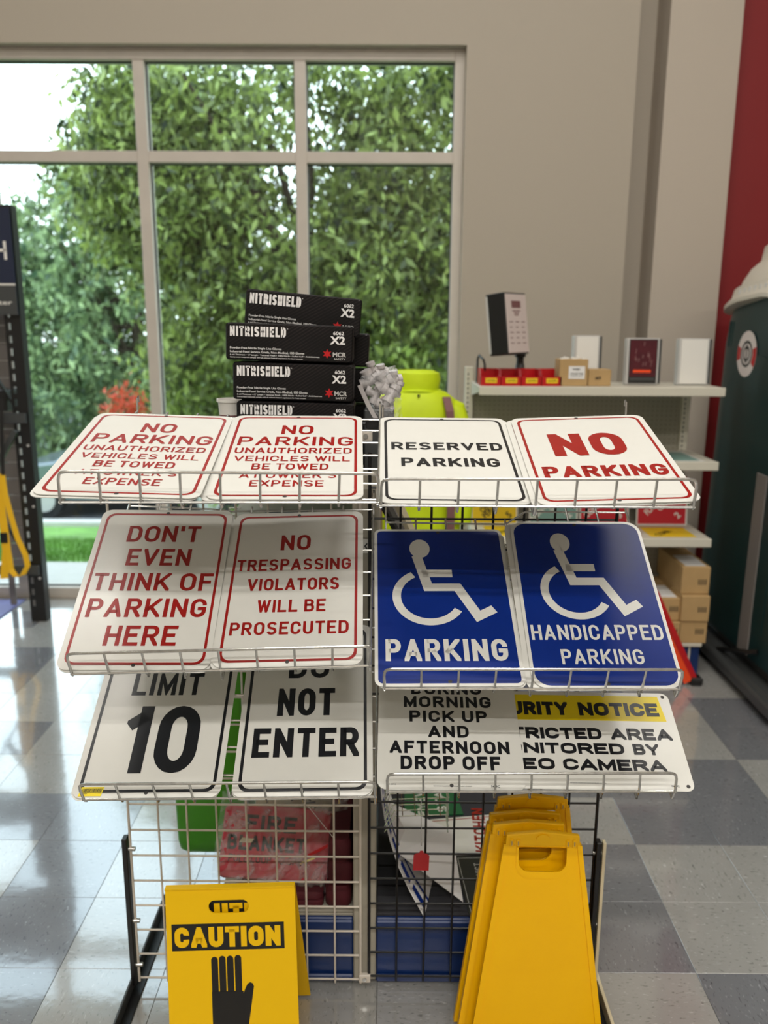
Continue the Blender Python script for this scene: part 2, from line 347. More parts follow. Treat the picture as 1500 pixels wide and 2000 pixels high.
        if kind: o['kind'] = kind
        return o
def base_at(o, loc):
    """move a single-mesh thing's origin to its base"""
    loc = Vector(loc)
    for v in o.data.vertices: v.co -= loc
    o.location = loc; WM[o] = Matrix.Translation(loc); return o
def solo(mb, name, mats, label, cat, group=None, smooth=False):
    o = mb.build(name, mats, None, smooth); tag(o, label, cat, group)
    xs = [p[0] for p in mb.v]; ys = [p[1] for p in mb.v]; zs = [p[2] for p in mb.v]
    return base_at(o, ((min(xs)+max(xs))/2, (min(ys)+max(ys))/2, min(zs)))
def copymesh(src, parent, mtx):
    o = bpy.data.objects.new(src.name.split('.')[0], src.data); lk(o, parent); o.matrix_local = mtx; return o
def at(px, py, Y):
    """world point on the plane y=Y seen at a pixel of the 1500x2000 frame"""
    d = RT*((px-750)/FPX)+DN*((py-1000)/FPX)+FW; t = Y/d.y; return Vector((d.x*t, Y, CAMH+d.z*t))
def atz(px, py, z):
    d = RT*((px-750)/FPX)+DN*((py-1000)/FPX)+FW; t = (z-CAMH)/d.z; return Vector((d.x*t, d.y*t, z))

# ------------------------------------------------------------------ stroke lettering
def arc(cx, cy, rx, ry, a0, a1, n=8):
    return [(cx+rx*math.cos(math.radians(a0+(a1-a0)*k/n)), cy+ry*math.sin(math.radians(a0+(a1-a0)*k/n))) for k in range(n+1)]
RY = .30
def oval(): return arc(.5, 1-RY, .5, RY, 0, 180, 10)+arc(.5, RY, .5, RY, 180, 360, 10)
def bowl(x, y0, y1, X=1.0):
    h = (y1-y0)/2; rx = min(.5, X-x)
    return [(x, y1)]+arc(X-rx, y1-h, rx, h, 90, -90, 8)+[(x, y0)]
G = {  # width, list of (points, closed, extend start, extend end)
 'A': (1.12, [([(0, 0), (.5, 1.0), (1, 0)], 0, 1, 1), ([(.17, .27), (.83, .27)], 0, 0, 0)]),
 'B': (1.0, [([(0, 0), (0, 1)], 0, 1, 1), ([(0, 1)]+arc(.62, .77, .3, .23, 90, -90, 7)+[(0, .54)], 0, 0, 0), ([(0, .54)]+arc(.66, .27, .34, .27, 90, -90, 7)+[(0, 0)], 0, 0, 0)]),
 'C': (1.0, [(arc(.5, 1-RY, .5, RY, -12, 180, 12)+arc(.5, RY, .5, RY, 180, 372, 12), 0, 0, 0)]),
 'D': (1.0, [([(0, 0), (0, 1)], 0, 1, 1), ([(0, 1)]+arc(.5, .66, .5, .34, 90, 0, 6)+arc(.5, .34, .5, .34, 0, -90, 6)+[(0, 0)], 0, 0, 0)]),
 'E': (.88, [([(1, 1), (0, 1), (0, 0), (1, 0)], 0, 1, 1), ([(0, .52), (.82, .52)], 0, 0, .5)]),
 'F': (.86, [([(1, 1), (0, 1), (0, 0)], 0, 1, 1), ([(0, .5), (.82, .5)], 0, 0, .5)]),
 'G': (1.03, [(arc(.5, 1-RY, .5, RY, -5, 180, 12)+arc(.5, RY, .5, RY, 180, 360, 12)+[(1, .46), (.55, .46)], 0, 0, .3)]),
 'H': (1.0, [([(0, 0), (0, 1)], 0, 1, 1), ([(1, 0), (1, 1)], 0, 1, 1), ([(0, .51), (1, .51)], 0, 0, 0)]),
 'I': (0, [([(0, 0), (0, 1)], 0, 1, 1)]),
 'K': (1.05, [([(0, 0), (0, 1)], 0, 1, 1), ([(0, .32), (.95, 1)], 0, 0, 1.5), ([(.32, .56), (1, 0)], 0, 0, 1.5)]),
 'L': (.84, [([(0, 1), (0, 0), (1, 0)], 0, 1, 1)]),
 'M': (1.22, [([(0, 0), (0, 1), (.5, .12), (1, 1), (1, 0)], 0, 1, 1)]),
 'N': (1.03, [([(0, 0), (0, 1), (1, 0), (1, 1)], 0, 1, 1)]),
 'O': (1.06, [(oval(), 1, 0, 0)]),
 'P': (.96, [([(0, 0), (0, 1)], 0, 1, 1), ([(0, 1)]+arc(.62, .73, .38, .27, 90, -90, 8)+[(0, .46)], 0, 0, 0)]),
 'R': (1.0, [([(0, 0), (0, 1)], 0, 1, 1), ([(0, 1)]+arc(.62, .74, .36, .26, 90, -90, 8)+[(0, .48)], 0, 0, 0), ([(.5, .48), (1, 0)], 0, 0, 1.2)]),
 'S': (1.0, [(arc(.5, .76, .48, .24, 15, 180, 9)+[(.1, .6), (.3, .53), (.7, .47), (.92, .38)]+arc(.5, .25, .5, .25, 0, -165, 9)[1:], 0, 0, 0)]),
 'T': (.92, [([(0, 1), (1, 1)], 0, 1, 1), ([(.5, 0), (.5, 1)], 0, 1, 0)]),
 'U': (1.0, [([(0, 1)]+arc(.5, RY, .5, RY, 180, 360, 10)+[(1, 1)], 0, 1, 1)]),
 'V': (1.12, [([(0, 1), (.5, 0), (1, 1)], 0, 1, 1)]),
 'W': (1.45, [([(0, 1), (.25, 0), (.5, .92), (.75, 0), (1, 1)], 0, 1, 1)]),
 'X': (1.05, [([(0, 0), (1, 1)], 0, 1.5, 1.5), ([(0, 1), (1, 0)], 0, 1.5, 1.5)]),
 'Z': (.98, [([(0, 1), (1, 1), (0, 0), (1, 0)], 0, 1, 1)]),
 'Y': (1.1, [([(0, 1), (.5, .42), (1, 1)], 0, 1, 1), ([(.5, 0), (.5, .45)], 0, 1, 0)]),
 '1': (.42, [([(1, 0), (1, 1)], 0, 1, 1), ([(1, .93), (0, .78)], 0, 0, .4)]),
 '0': (1.05, [(oval(), 1, 0, 0)]),
 '2': (1.0, [(arc(.5, .74, .47, .26, 165, -20, 9)+[(.85, .5), (0, 0), (1, 0)], 0, 0, 1)]),
 '6': (1.0, [(arc(.5, .3, .5, .3, 0, 360, 14)[:-1], 1, 0, 0), ([(0, .3), (0, .62)]+arc(.5, .7, .5, .3, 180, 30, 8), 0, 0, 0)]),
 '5': (1.0, [([(.95, 1), (.05, 1), (0, .52)]+arc(.5, .32, .5, .32, 120, -150, 10), 0, 1, 0)]),
 '3': (1.0, [(arc(.5, .76, .45, .24, 150, -90, 9)+arc(.5, .27, .5, .27, 90, -150, 10), 0, 0, 0)]),
 "'": (0, [([(0, .72), (0, 1)], 0, 0, 1)]),
 '.': (0, [([(0, -.05), (0, .08)], 0, 0, 0)]),
 '-': (.5, [([(0, .4), (1, .4)], 0, 0, 0)]),
}
def clip_poly(P, axis, lim, keep_less):
    out = []; n = len(P)
    for i in range(n):
        a, b = P[i], P[(i+1) % n]; da = (lim-a[axis]) if keep_less else (a[axis]-lim); db = (lim-b[axis]) if keep_less else (b[axis]-lim)
        if da >= 0: out.append(a)
        if (da > 0 and db < 0) or (da < 0 and db > 0):
            k = da/(da-db); out.append((a[0]+(b[0]-a[0])*k, a[1]+(b[1]-a[1])*k))
    return out
def stroke_polys(P, t, closed, e0=0, e1=0):
    P = list(P)
    if not closed:
        def ext(a, b, e):
            d = math.hypot(a[0]-b[0], a[1]-b[1]) or 1; return (a[0]+(a[0]-b[0])/d*t*e, a[1]+(a[1]-b[1])/d*t*e)
        if e0: P[0] = ext(P[0], P[1], e0)
        if e1: P[-1] = ext(P[-1], P[-2], e1)
    n = len(P); Lf, Rt = [], []
    for i in range(n):
        a = P[i-1] if (i > 0 or closed) else None; c = P[(i+1) % n] if (i < n-1 or closed) else None; b = P[i]
        def nrm(p, q):
            d = math.hypot(q[0]-p[0], q[1]-p[1]) or 1e-9; return (-(q[1]-p[1])/d, (q[0]-p[0])/d)
        if a is None: nx, ny = nrm(b, c); k = 1
        elif c is None: nx, ny = nrm(a, b); k = 1
        else:
            n1, n2 = nrm(a, b), nrm(b, c); sx, sy = n1[0]+n2[0], n1[1]+n2[1]; d = math.hypot(sx, sy) or 1e-9; nx, ny = sx/d, sy/d; k = 1/max(nx*n1[0]+ny*n1[1], .22)
        Lf.append((b[0]+nx*k*t/2, b[1]+ny*k*t/2)); Rt.append((b[0]-nx*k*t/2, b[1]-ny*k*t/2))
    return [[Rt[i], Rt[(i+1) % n], Lf[(i+1) % n], Lf[i]] for i in range(n if closed else n-1)]
def text_polys(txt, x0, x1, y, h, wt=.17, gap=.26, space=.55, aspect=.72):
    """letters of height h on baseline y, spread to fill x0..x1 ; wt = stroke / height"""
    t = h*wt
    def total(s): 
        w = 0
        for i, ch in enumerate(txt):
            if ch == ' ': w += space*h*s; continue
            w += G[ch][0]*aspect*(h-t)*s+t
            if i < len(txt)-1 and txt[i+1] != ' ': w += gap*h*s*.6
        return w
    if x1 is None: s = 1
    else:
        lo, hi = .05, 6
        for _ in range(40):
            s = (lo+hi)/2
            if total(s) < x1-x0: lo = s
            else: hi = s
    out = []; x = x0
    for i, ch in enumerate(txt):
        if ch == ' ': x += space*h*s; continue
        gw, st = G[ch]; w = gw*aspect*(h-t)*s
        for P, cl, e0, e1 in st:
            Q = [(x+t/2+px*w, y+t/2+py*(h-t)) for px, py in P]
            for q in stroke_polys(Q, t, cl, e0, e1):
                q = clip_poly(q, 1, y, False)
                if len(q) > 2: q = clip_poly(q, 1, y+h, True)
                if len(q) > 2: q = clip_poly(q, 0, x-.001*h, False)
                if len(q) > 2: q = clip_poly(q, 0, x+w+t+.001*h, True)
                if len(q) > 2: out.append(q)
        x += w+t
        if i < len(txt)-1 and txt[i+1] != ' ': x += gap*h*s*.6
    return out
def letters(mb, z, *a, **k):
    for q in text_polys(*a, **k): mb.flat(q, z)
FONT_CACHE = {}
def font_mesh(txt, bold=0.0):
    key = (txt, bold)
    if key not in FONT_CACHE:
        cu = bpy.data.curves.new('txt', 'FONT'); cu.body = txt; cu.size = 1; cu.offset = bold; cu.resolution_u = 3
        ob = bpy.data.objects.new('txt', cu); me = bpy.data.meshes.new_from_object(ob)
        V = [tuple(v.co) for v in me.vertices]; F = [tuple(p.vertices) for p in me.polygons]
        bpy.data.objects.remove(ob); bpy.data.curves.remove(cu); bpy.data.meshes.remove(me); FONT_CACHE[key] = (V, F)
    return FONT_CACHE[key]
def ftext(mb, txt, x0, x1, y, h, z, bold=0.0, rot=0):
    V, F = font_mesh(txt, bold); xs = [v[0] for v in V]; a, b = min(xs), max(xs); cap = .729
    sy = h/cap; sx = (x1-x0)/(b-a) if x1 is not None else sy
    c, s_ = math.cos(rot), math.sin(rot)
    P = [((v[0]-a)*sx, v[1]*sy) for v in V]
    mb.add([(x0+px*c-py*s_, y+px*s_+py*c, z) for px, py in P], F)
# ================================================================== ROOM
YW, YG = 5.30, 5.42           # wall face, window frame face
XL, XR, YB, ZC = -6.5, 6.5, -6.5, 6.6
WIN_X1, WIN_TOP, WIN_BOT = .445, 3.385, 0.0
fl = MB().box((XL, YB, -.06), (XR, YG+.12, -.004)).build('floor', M['floorbase']); tag(fl, kind='structure')
# vinyl tiles: 12 inch, seams measured on the floor
T0X, T0Y, TS = .8963, 2.0599, .3048
tmb = MB(); g_ = .0006; tmb.bbox((g_, g_, -.004), (TS-g_, TS-g_, 0), .0005)
tmesh_l = tmb.build('tile', M['tile_light'], None); tmesh_d = bpy.data.meshes.new_from_object(tmesh_l); tmesh_d.materials.clear(); tmesh_d.materials.append(M['tile_dark'])
proto_l = tmesh_l.data; bpy.data.objects.remove(tmesh_l)
known = {(-1, -1): 1, (0, -1): 0, (1, -1): 0, (-1, 0): 0, (0, 0): 1, (1, 0): 1, (-1, 1): 0, (0, 1): 1, (1, 1): 1, (2, 1): 1, (-1, 2): 1, (0, 2): 0, (1, 2): 0, (2, 2): 0,
         (0, 3): 0, (1, 3): 0, (2, 3): 1, (0, 4): 0, (1, 4): 1, (2, 4): 0, (1, 5): 1, (2, 5): 0, (3, 5): 0, (1, 6): 1, (2, 6): 1, (3, 6): 1, (-2, -1): 0, (-3, -1): 1, (-5, -1): 1, (-6, -1): 1, (-7, -1): 0, (-6, 0): 1, (-7, 0): 0}
r2 = random.Random(5)
cols = list(range(-12, 6)); rws = list(range(-3, 12))
for c_ in cols:
    for r_ in rws:
        light = known.get((c_, r_), 1 if r2.random() < .52 else 0)
        o = bpy.data.objects.new('tile', proto_l if light else tmesh_d); lk(o, fl)
        x, y = T0X+c_*TS, T0Y+r_*TS
        if (c_+r_) % 2: o.matrix_local = Matrix.Translation((x+TS, y, 0)) @ Matrix.Rotation(math.pi/2, 4, 'Z')
        else: o.matrix_local = Matrix.Translation((x, y, 0))
# remaining floor area: joined tiles, out of the picture
rest = MB()
for c_ in range(-24, 19):
    for r_ in range(-28, 12):
        if c_ in cols and r_ in rws: continue
        x, y = T0X+c_*TS, T0Y+r_*TS
        if x < XL or x+TS > XR+.1 or y < YB: continue
        rest.m = 0 if r2.random() < .52 else 1
        rest.add([(x+g_, y+g_, 0), (x+TS-g_, y+g_, 0), (x+TS-g_, y+TS-g_, 0), (x+g_, y+TS-g_, 0)], [(0, 1, 2, 3)])
rest.build('tile_field', [M['tile_light'], M['tile_dark']], fl, kind='stuff')

GX0 = at(1253, 0, YW).x; GX1 = 1.80; CX0 = at(1312, 0, YW).x; CX1 = at(1455, 0, YW).x
w = MB()
w.box((XL, YW, WIN_TOP), (WIN_X1, YW+.3, ZC))            # lintel
w.box((WIN_X1, YW, 0), (GX0, YW+.3, ZC))                 # pier right of the window
w.box((GX0-.02, YW+.26, 0), (CX0+.05, YW+.5, ZC))        # recess
wb = w.build('wall_back', M['wall']); tag(wb, kind='structure')
c = MB().box((CX0, YW, 0), (CX1, YW+.45, ZC)).build('trim_1', M['column']); tag(c, kind='structure')
rw = MB().box((CX1-.02, YW+.18, 0), (XR+.3, YW+.45, ZC)).build('wall_back_right', M['redwall']); tag(rw, kind='structure')
for nm, a, b in (('wall_left', (XL-.2, YB, 0), (XL, YW+.3, ZC)), ('wall_right', (XR, YB, 0), (XR+.2, YW+.2, ZC)), ('wall_front', (XL-.2, YB-.2, 0), (XR+.2, YB, ZC))):
    tag(MB().box(a, b).build(nm, M['wall']), kind='structure')
tag(MB().box((XL-.2, YB-.2, ZC), (XR+.3, YW+.5, ZC+.15)).build('ceiling', M['ceiling']), kind='structure')
bs = MB().box((WIN_X1+.06, YW-.012, 0), (GX0, YW, .1)); bs.box((CX0, YW-.012, 0), (CX1, YW, .1))
tag(bs.build('baseboard_back', M['gasket']), kind='structure')
for i, (p, s_, e_) in enumerate(LAMPS):
    L_ = thing('ceiling_light', ('long white ceiling light over the aisle behind the camera', 'long white ceiling light behind the camera on the left', 'long white ceiling light behind the camera on the right', 'long white ceiling light furthest behind the camera', 'long white ceiling light furthest back on the left', 'long white ceiling light right above the sign rack', 'long white ceiling light above the far shelves', 'long white ceiling light above the left window')[i], 'light', (p[0], p[1], 6.42), None, 'ceiling lights')
    MB().box((p[0]-1.25, p[1]-.11, 6.40), (p[0]+1.25, p[1]+.11, 6.6)).build('housing', M['lampbody'], L_)

# ---- window
win = thing('window_1', None, None, (0, YG, 0)); tag(win, kind='structure')
FW_ = .068
mul = [at(273, 118, YG).x, at(589, 250, YG).x]
step = mul[1]-mul[0]
verts_x = [mul[0]-3*step, mul[0]-2*step, mul[0]-step]+mul
XRf = WIN_X1-.0
for x in verts_x:
    MB().bbox((x-FW_/2, YG-.05, .075), (x+FW_/2, YG+.06, 3.32), .003).build('mullion', M['alu'], win)
MB().bbox((.385, YG-.05, 0), (XRf, YG+.06, WIN_TOP), .003).build('jamb', M['alu'], win)
MB().bbox((-5.0, YG-.05, 0), (-4.9, YG+.06, WIN_TOP), .003).build('jamb', M['alu'], win)
MB().bbox((-4.9, YG-.05, 3.32), (.385, YG+.06, WIN_TOP), .003).build('head', M['alu'], win)
MB().bbox((-4.9, YG-.05, 0), (.385, YG+.06, .075), .003).build('sill', M['alu'], win)
MB().box((-6.5, YG-.04, 0), (-5.0, YG+.1, WIN_TOP)).build('end_panel', M['alu'], win)
edges = [-4.9]+verts_x+[.385]
for i in range(len(edges)-1):
    a = edges[i]+(FW_/2 if i else 0); b = edges[i+1]-(FW_/2 if i < len(edges)-2 else 0)
    MB().bbox((a, YG-.05, 2.755), (b, YG+.06, 2.82), .003).build('transom', M['alu'], win)
    for z0, z1 in ((.075, 2.755), (2.82, 3.32)):
        MB().box((a, YG+.01, z0), (b, YG+.018, z1)).build('pane', M['glass'], win)
        gk = MB(); t_ = .007
        for q in (((a, YG-.008, z0), (a+t_, YG+.01, z1)), ((b-t_, YG-.008, z0), (b, YG+.01, z1)), ((a+t_, YG-.008, z0), (b-t_, YG+.01, z0+t_)), ((a+t_, YG-.008, z1-t_), (b-t_, YG+.01, z1))): gk.box(*q)
        gk.build('gasket', M['gasket'], win)

# ================================================================== OUTSIDE
g = MB().add([(-30, 5.9, -.02), (30, 5.9, -.02), (30, 6.35, -.03), (-30, 6.35, -.03), (-30, 5.9, -.3), (30, 5.9, -.3)], [(0, 1, 2, 3), (0, 4, 5, 1)])
g.add([(-30, 5.54, -.02), (30, 5.54, -.02), (30, 5.9, -.02), (-30, 5.9, -.02)], [(0, 1, 2, 3)])
tag(g.build('concrete_path', M['concrete']), kind='structure')
n_ = 24; lw = MB()
gv = []; nx, ny = 60, 24
for j in range(ny+1):
    for i in range(nx+1):
        x = -16+i*32/nx; y = 6.35+j*(13-6.35)/ny; gv.append((x, y, -.05-(y-6.35)*.2+rng.normal(0, .012)))
lw.add(gv, [(j*(nx+1)+i, j*(nx+1)+i+1, (j+1)*(nx+1)+i+1, (j+1)*(nx+1)+i) for j in range(ny) for i in range(nx)])
lawn = lw.build('lawn', M['lawn'], None, True); tag(lawn, kind='structure')
# grass blades near the window
nb = 16000; bx = rng.uniform(-4.5, 1.5, nb); by = rng.uniform(6.35, 9.5, nb); bz = -.05-(by-6.35)*.2; hh = rng.uniform(.03, .07, nb); dx = rng.normal(0, .02, nb); dy = rng.normal(0, .02, nb)
V = np.zeros((nb, 3, 3)); V[:, 0] = np.stack([bx-.004, by, bz], 1); V[:, 1] = np.stack([bx+.004, by, bz], 1); V[:, 2] = np.stack([bx+dx, by+dy, bz+hh], 1)
def raw_mesh(name, V, k, m, parent=None):
    me = bpy.data.meshes.new(name); nf = len(V); me.vertices.add(nf*k); me.vertices.foreach_set('co', V.reshape(-1)-np.tile(np.array(WM[parent].translation if parent else (0, 0, 0)), nf*k))
    me.loops.add(nf*k); me.loops.foreach_set('vertex_index', np.arange(nf*k)); me.polygons.add(nf); me.polygons.foreach_set('loop_start', np.arange(nf)*k); me.polygons.foreach_set('loop_total', np.full(nf, k))
    me.materials.append(m); me.update(calc_edges=True); o = bpy.data.objects.new(name, me); lk(o, parent); return o
gr = raw_mesh('grass', V, 3, M['lawn']); tag(gr, 'short green grass blades on the lawn outside the window', 'grass', kind='stuff')
cb = MB().box((-30, 13, -1.6), (30, 13.25, -1.30)).build('curb', M['concrete']); tag(cb, kind='structure')
lot = MB().box((-40, 13.25, -1.7), (40, 60, -1.45)).build('parking_lot', M['asphalt']); tag(lot, kind='structure')

def leaves(n, cen, rad, size, spread, m, parent, name='leaves', seed=1, ncl=400, droop=.9):
    R_ = np.random.default_rng(seed); cen = np.array(cen); rad = np.array(rad)
    d = R_.normal(size=(ncl, 3)); d /= np.linalg.norm(d, axis=1)[:, None]; rr = R_.uniform(.35, 1, ncl)**.5
    cl = cen+d*rr[:, None]*rad
    k = R_.integers(0, ncl, n); off = R_.normal(size=(n, 3))*np.array([spread, spread, spread*.8]); off[:, 2] -= np.abs(R_.normal(size=n))*spread*droop
    c_ = cl[k]+off
    a = R_.normal(size=(n, 3)); a[:, 2] -= 1.1; a /= np.linalg.norm(a, axis=1)[:, None]
    b = np.cross(a, R_.normal(size=(n, 3))); b /= np.linalg.norm(b, axis=1)[:, None]
    s = R_.uniform(.6, 1.3, n)[:, None]*size
    V = np.stack([c_, c_+a*s*.45+b*s*.2, c_+a*s, c_+a*s*.45-b*s*.2], 1)
    o = raw_mesh(name, V, 4, m, parent); o['kind'] = 'stuff'; return o
def tree(name, label, x, y, z0, crowns, trunk_r, m, size, n, group, seed):
    t = thing(name, label, 'tree', (x, y, z0), None, group)
    tb = MB(); top = max(c_[0][2] for c_ in crowns)
    tb.tube([(x, y, z0), (x+.05, y, z0+1.2), (x-.05, y+.05, (z0+top)/2), (x, y, top)], [trunk_r, trunk_r*.85, trunk_r*.6, trunk_r*.25], 10); tb.build('trunk', M['bark'], t, True)
    R_ = random.Random(seed)
    for c_ in crowns:
        for k in range(5):
            b0 = Vector((x, y, z0+(top-z0)*R_.uniform(.35, .75))); b1 = Vector(c_[0])+Vector((R_.uniform(-.7, .7)*c_[1][0], R_.uniform(-.5, .5)*c_[1][1], R_.uniform(-.2, .7)*c_[1][2]))
            MB().tube([b0, b0.lerp(b1, .5)+Vector((0, 0, .2)), b1], [.06, .04, .015], 6).build('branch', M['bark'], t, True)
    for i, (c0, r0) in enumerate(crowns):
        leaves(int(n/len(crowns)), c0, r0, size, .17, m, t, 'foliage', seed+i, 250)
    return t
tree('broadleaf_tree', 'tall dense green tree filling the middle of the window', -.9, 10.2, -.85, [((-1.0, 10.2, 3.3), (1.9, 1.5, 1.9)), ((-.2, 9.8, 1.8), (1.5, 1.2, 1.6)), ((-1.6, 10.6, 1.3), (1.5, 1.2, 1.5)), ((.7, 10.4, 3.4), (1.6, 1.3, 1.8)), ((-2.5, 10.5, 3.7), (1.2, 1.0, 1.3))], .16, M['leaf'], .135, 62000, 'trees outside the window', 3)
tree('broadleaf_tree', 'pale green tree behind the leftmost window panes', -5.3, 18.2, -1.5, [((-5.9, 18, 1.4), (2.7, 1.5, 3.8)), ((-4.6, 18, 4.6), (1.8, 1.4, 2.0)), ((-7.4, 18.4, .6), (2.2, 1.4, 3.2))], .2, M['leafhaze'], .21, 46000, 'trees outside the window', 13)
tree('broadleaf_tree', 'dark green tree seen through the rightmost window panes', 1.8, 18.6, -1.5, [((1.7, 18.4, 2.4), (2.9, 1.5, 3.4)), ((.5, 18.4, .6), (2.1, 1.5, 2.2))], .2, M['leaf'], .2, 26000, 'trees outside the window', 23)
hd = thing('hedge', 'low grey green hedge beyond the parked car', 'hedge', (-4.5, 24, -1.45))
leaves(16000, (-6, 24, -.2), (7, 1.0, 1.8), .2, .3, M['leafhedge'], hd, 'foliage', 31, 300, .3)
rb = thing('red_shrub', 'small shrub with orange red leaves outside the window', 'shrub', tuple(at(245, 900, 9.0)))
p_ = at(245, 790, 9.0)
MB().tube([tuple(at(245, 900, 9.0)), tuple(p_)], .012, 5).build('stem', M['bark'], rb)
leaves(500, tuple(p_), (.18, .15, .25), .07, .06, M['leafred'], rb, 'foliage', 41, 30, .5)

# parked car (side view) beyond the lawn
def car():
    t = thing('parked_car', 'grey parked car with pale windscreen beyond the lawn', 'car', (-4.6, 14.6, -1.45))
    x0 = -6.7; L_ = 4.6; z0 = -1.45
    prof = [(0, .35), (.05, .75), (.55, .92), (1.1, .98), (1.75, 1.42), (3.05, 1.46), (3.85, 1.02), (4.5, .92), (4.6, .6), (4.58, .3), (.1, .28)]
    b = MB(frame((1, 0, 0), (0, 0, 1), (x0, 13.9, z0))); b.poly(prof, 0, -1.75)
    o = b.build('body', M['carpaint'], t); md = o.modifiers.new('bev', 'BEVEL'); md.width = .05; md.segments = 3
    g = MB(frame((1, 0, 0), (0, 0, 1), (x0, 13.88, z0))); g.poly([(1.3, 1.02), (1.82, 1.36), (2.35, 1.39), (2.35, 1.02)], 0, -.05); g.poly([(2.45, 1.02), (2.45, 1.39), (3.0, 1.4), (3.6, 1.05)], 0, -.05)
    g.build('side_window', M['carglass'], t)
    for wx in (.9, 3.7):
        wl = MB(frame((1, 0, 0), (0, 0, 1), (x0+wx, 13.86, z0+.33)))
        wl.poly([(.33*math.cos(a*math.pi/12), .33*math.sin(a*math.pi/12)) for a in range(24)], -.2, .02); tw = wl.build('wheel', M['tyre'], t)
        h = MB(frame((1, 0, 0), (0, 0, 1), (x0+wx, 13.86, z0+.33))); h.poly([(.2*math.cos(a*math.pi/12), .2*math.sin(a*math.pi/12)) for a in range(24)], .02, .04); h.build('hubcap', M['silver'], tw)
    MB().box((x0+4.4, 13.86, z0+.62), (x0+4.62, 14.2, z0+.76)).build('tail_light', M['hazred'], t)
car()
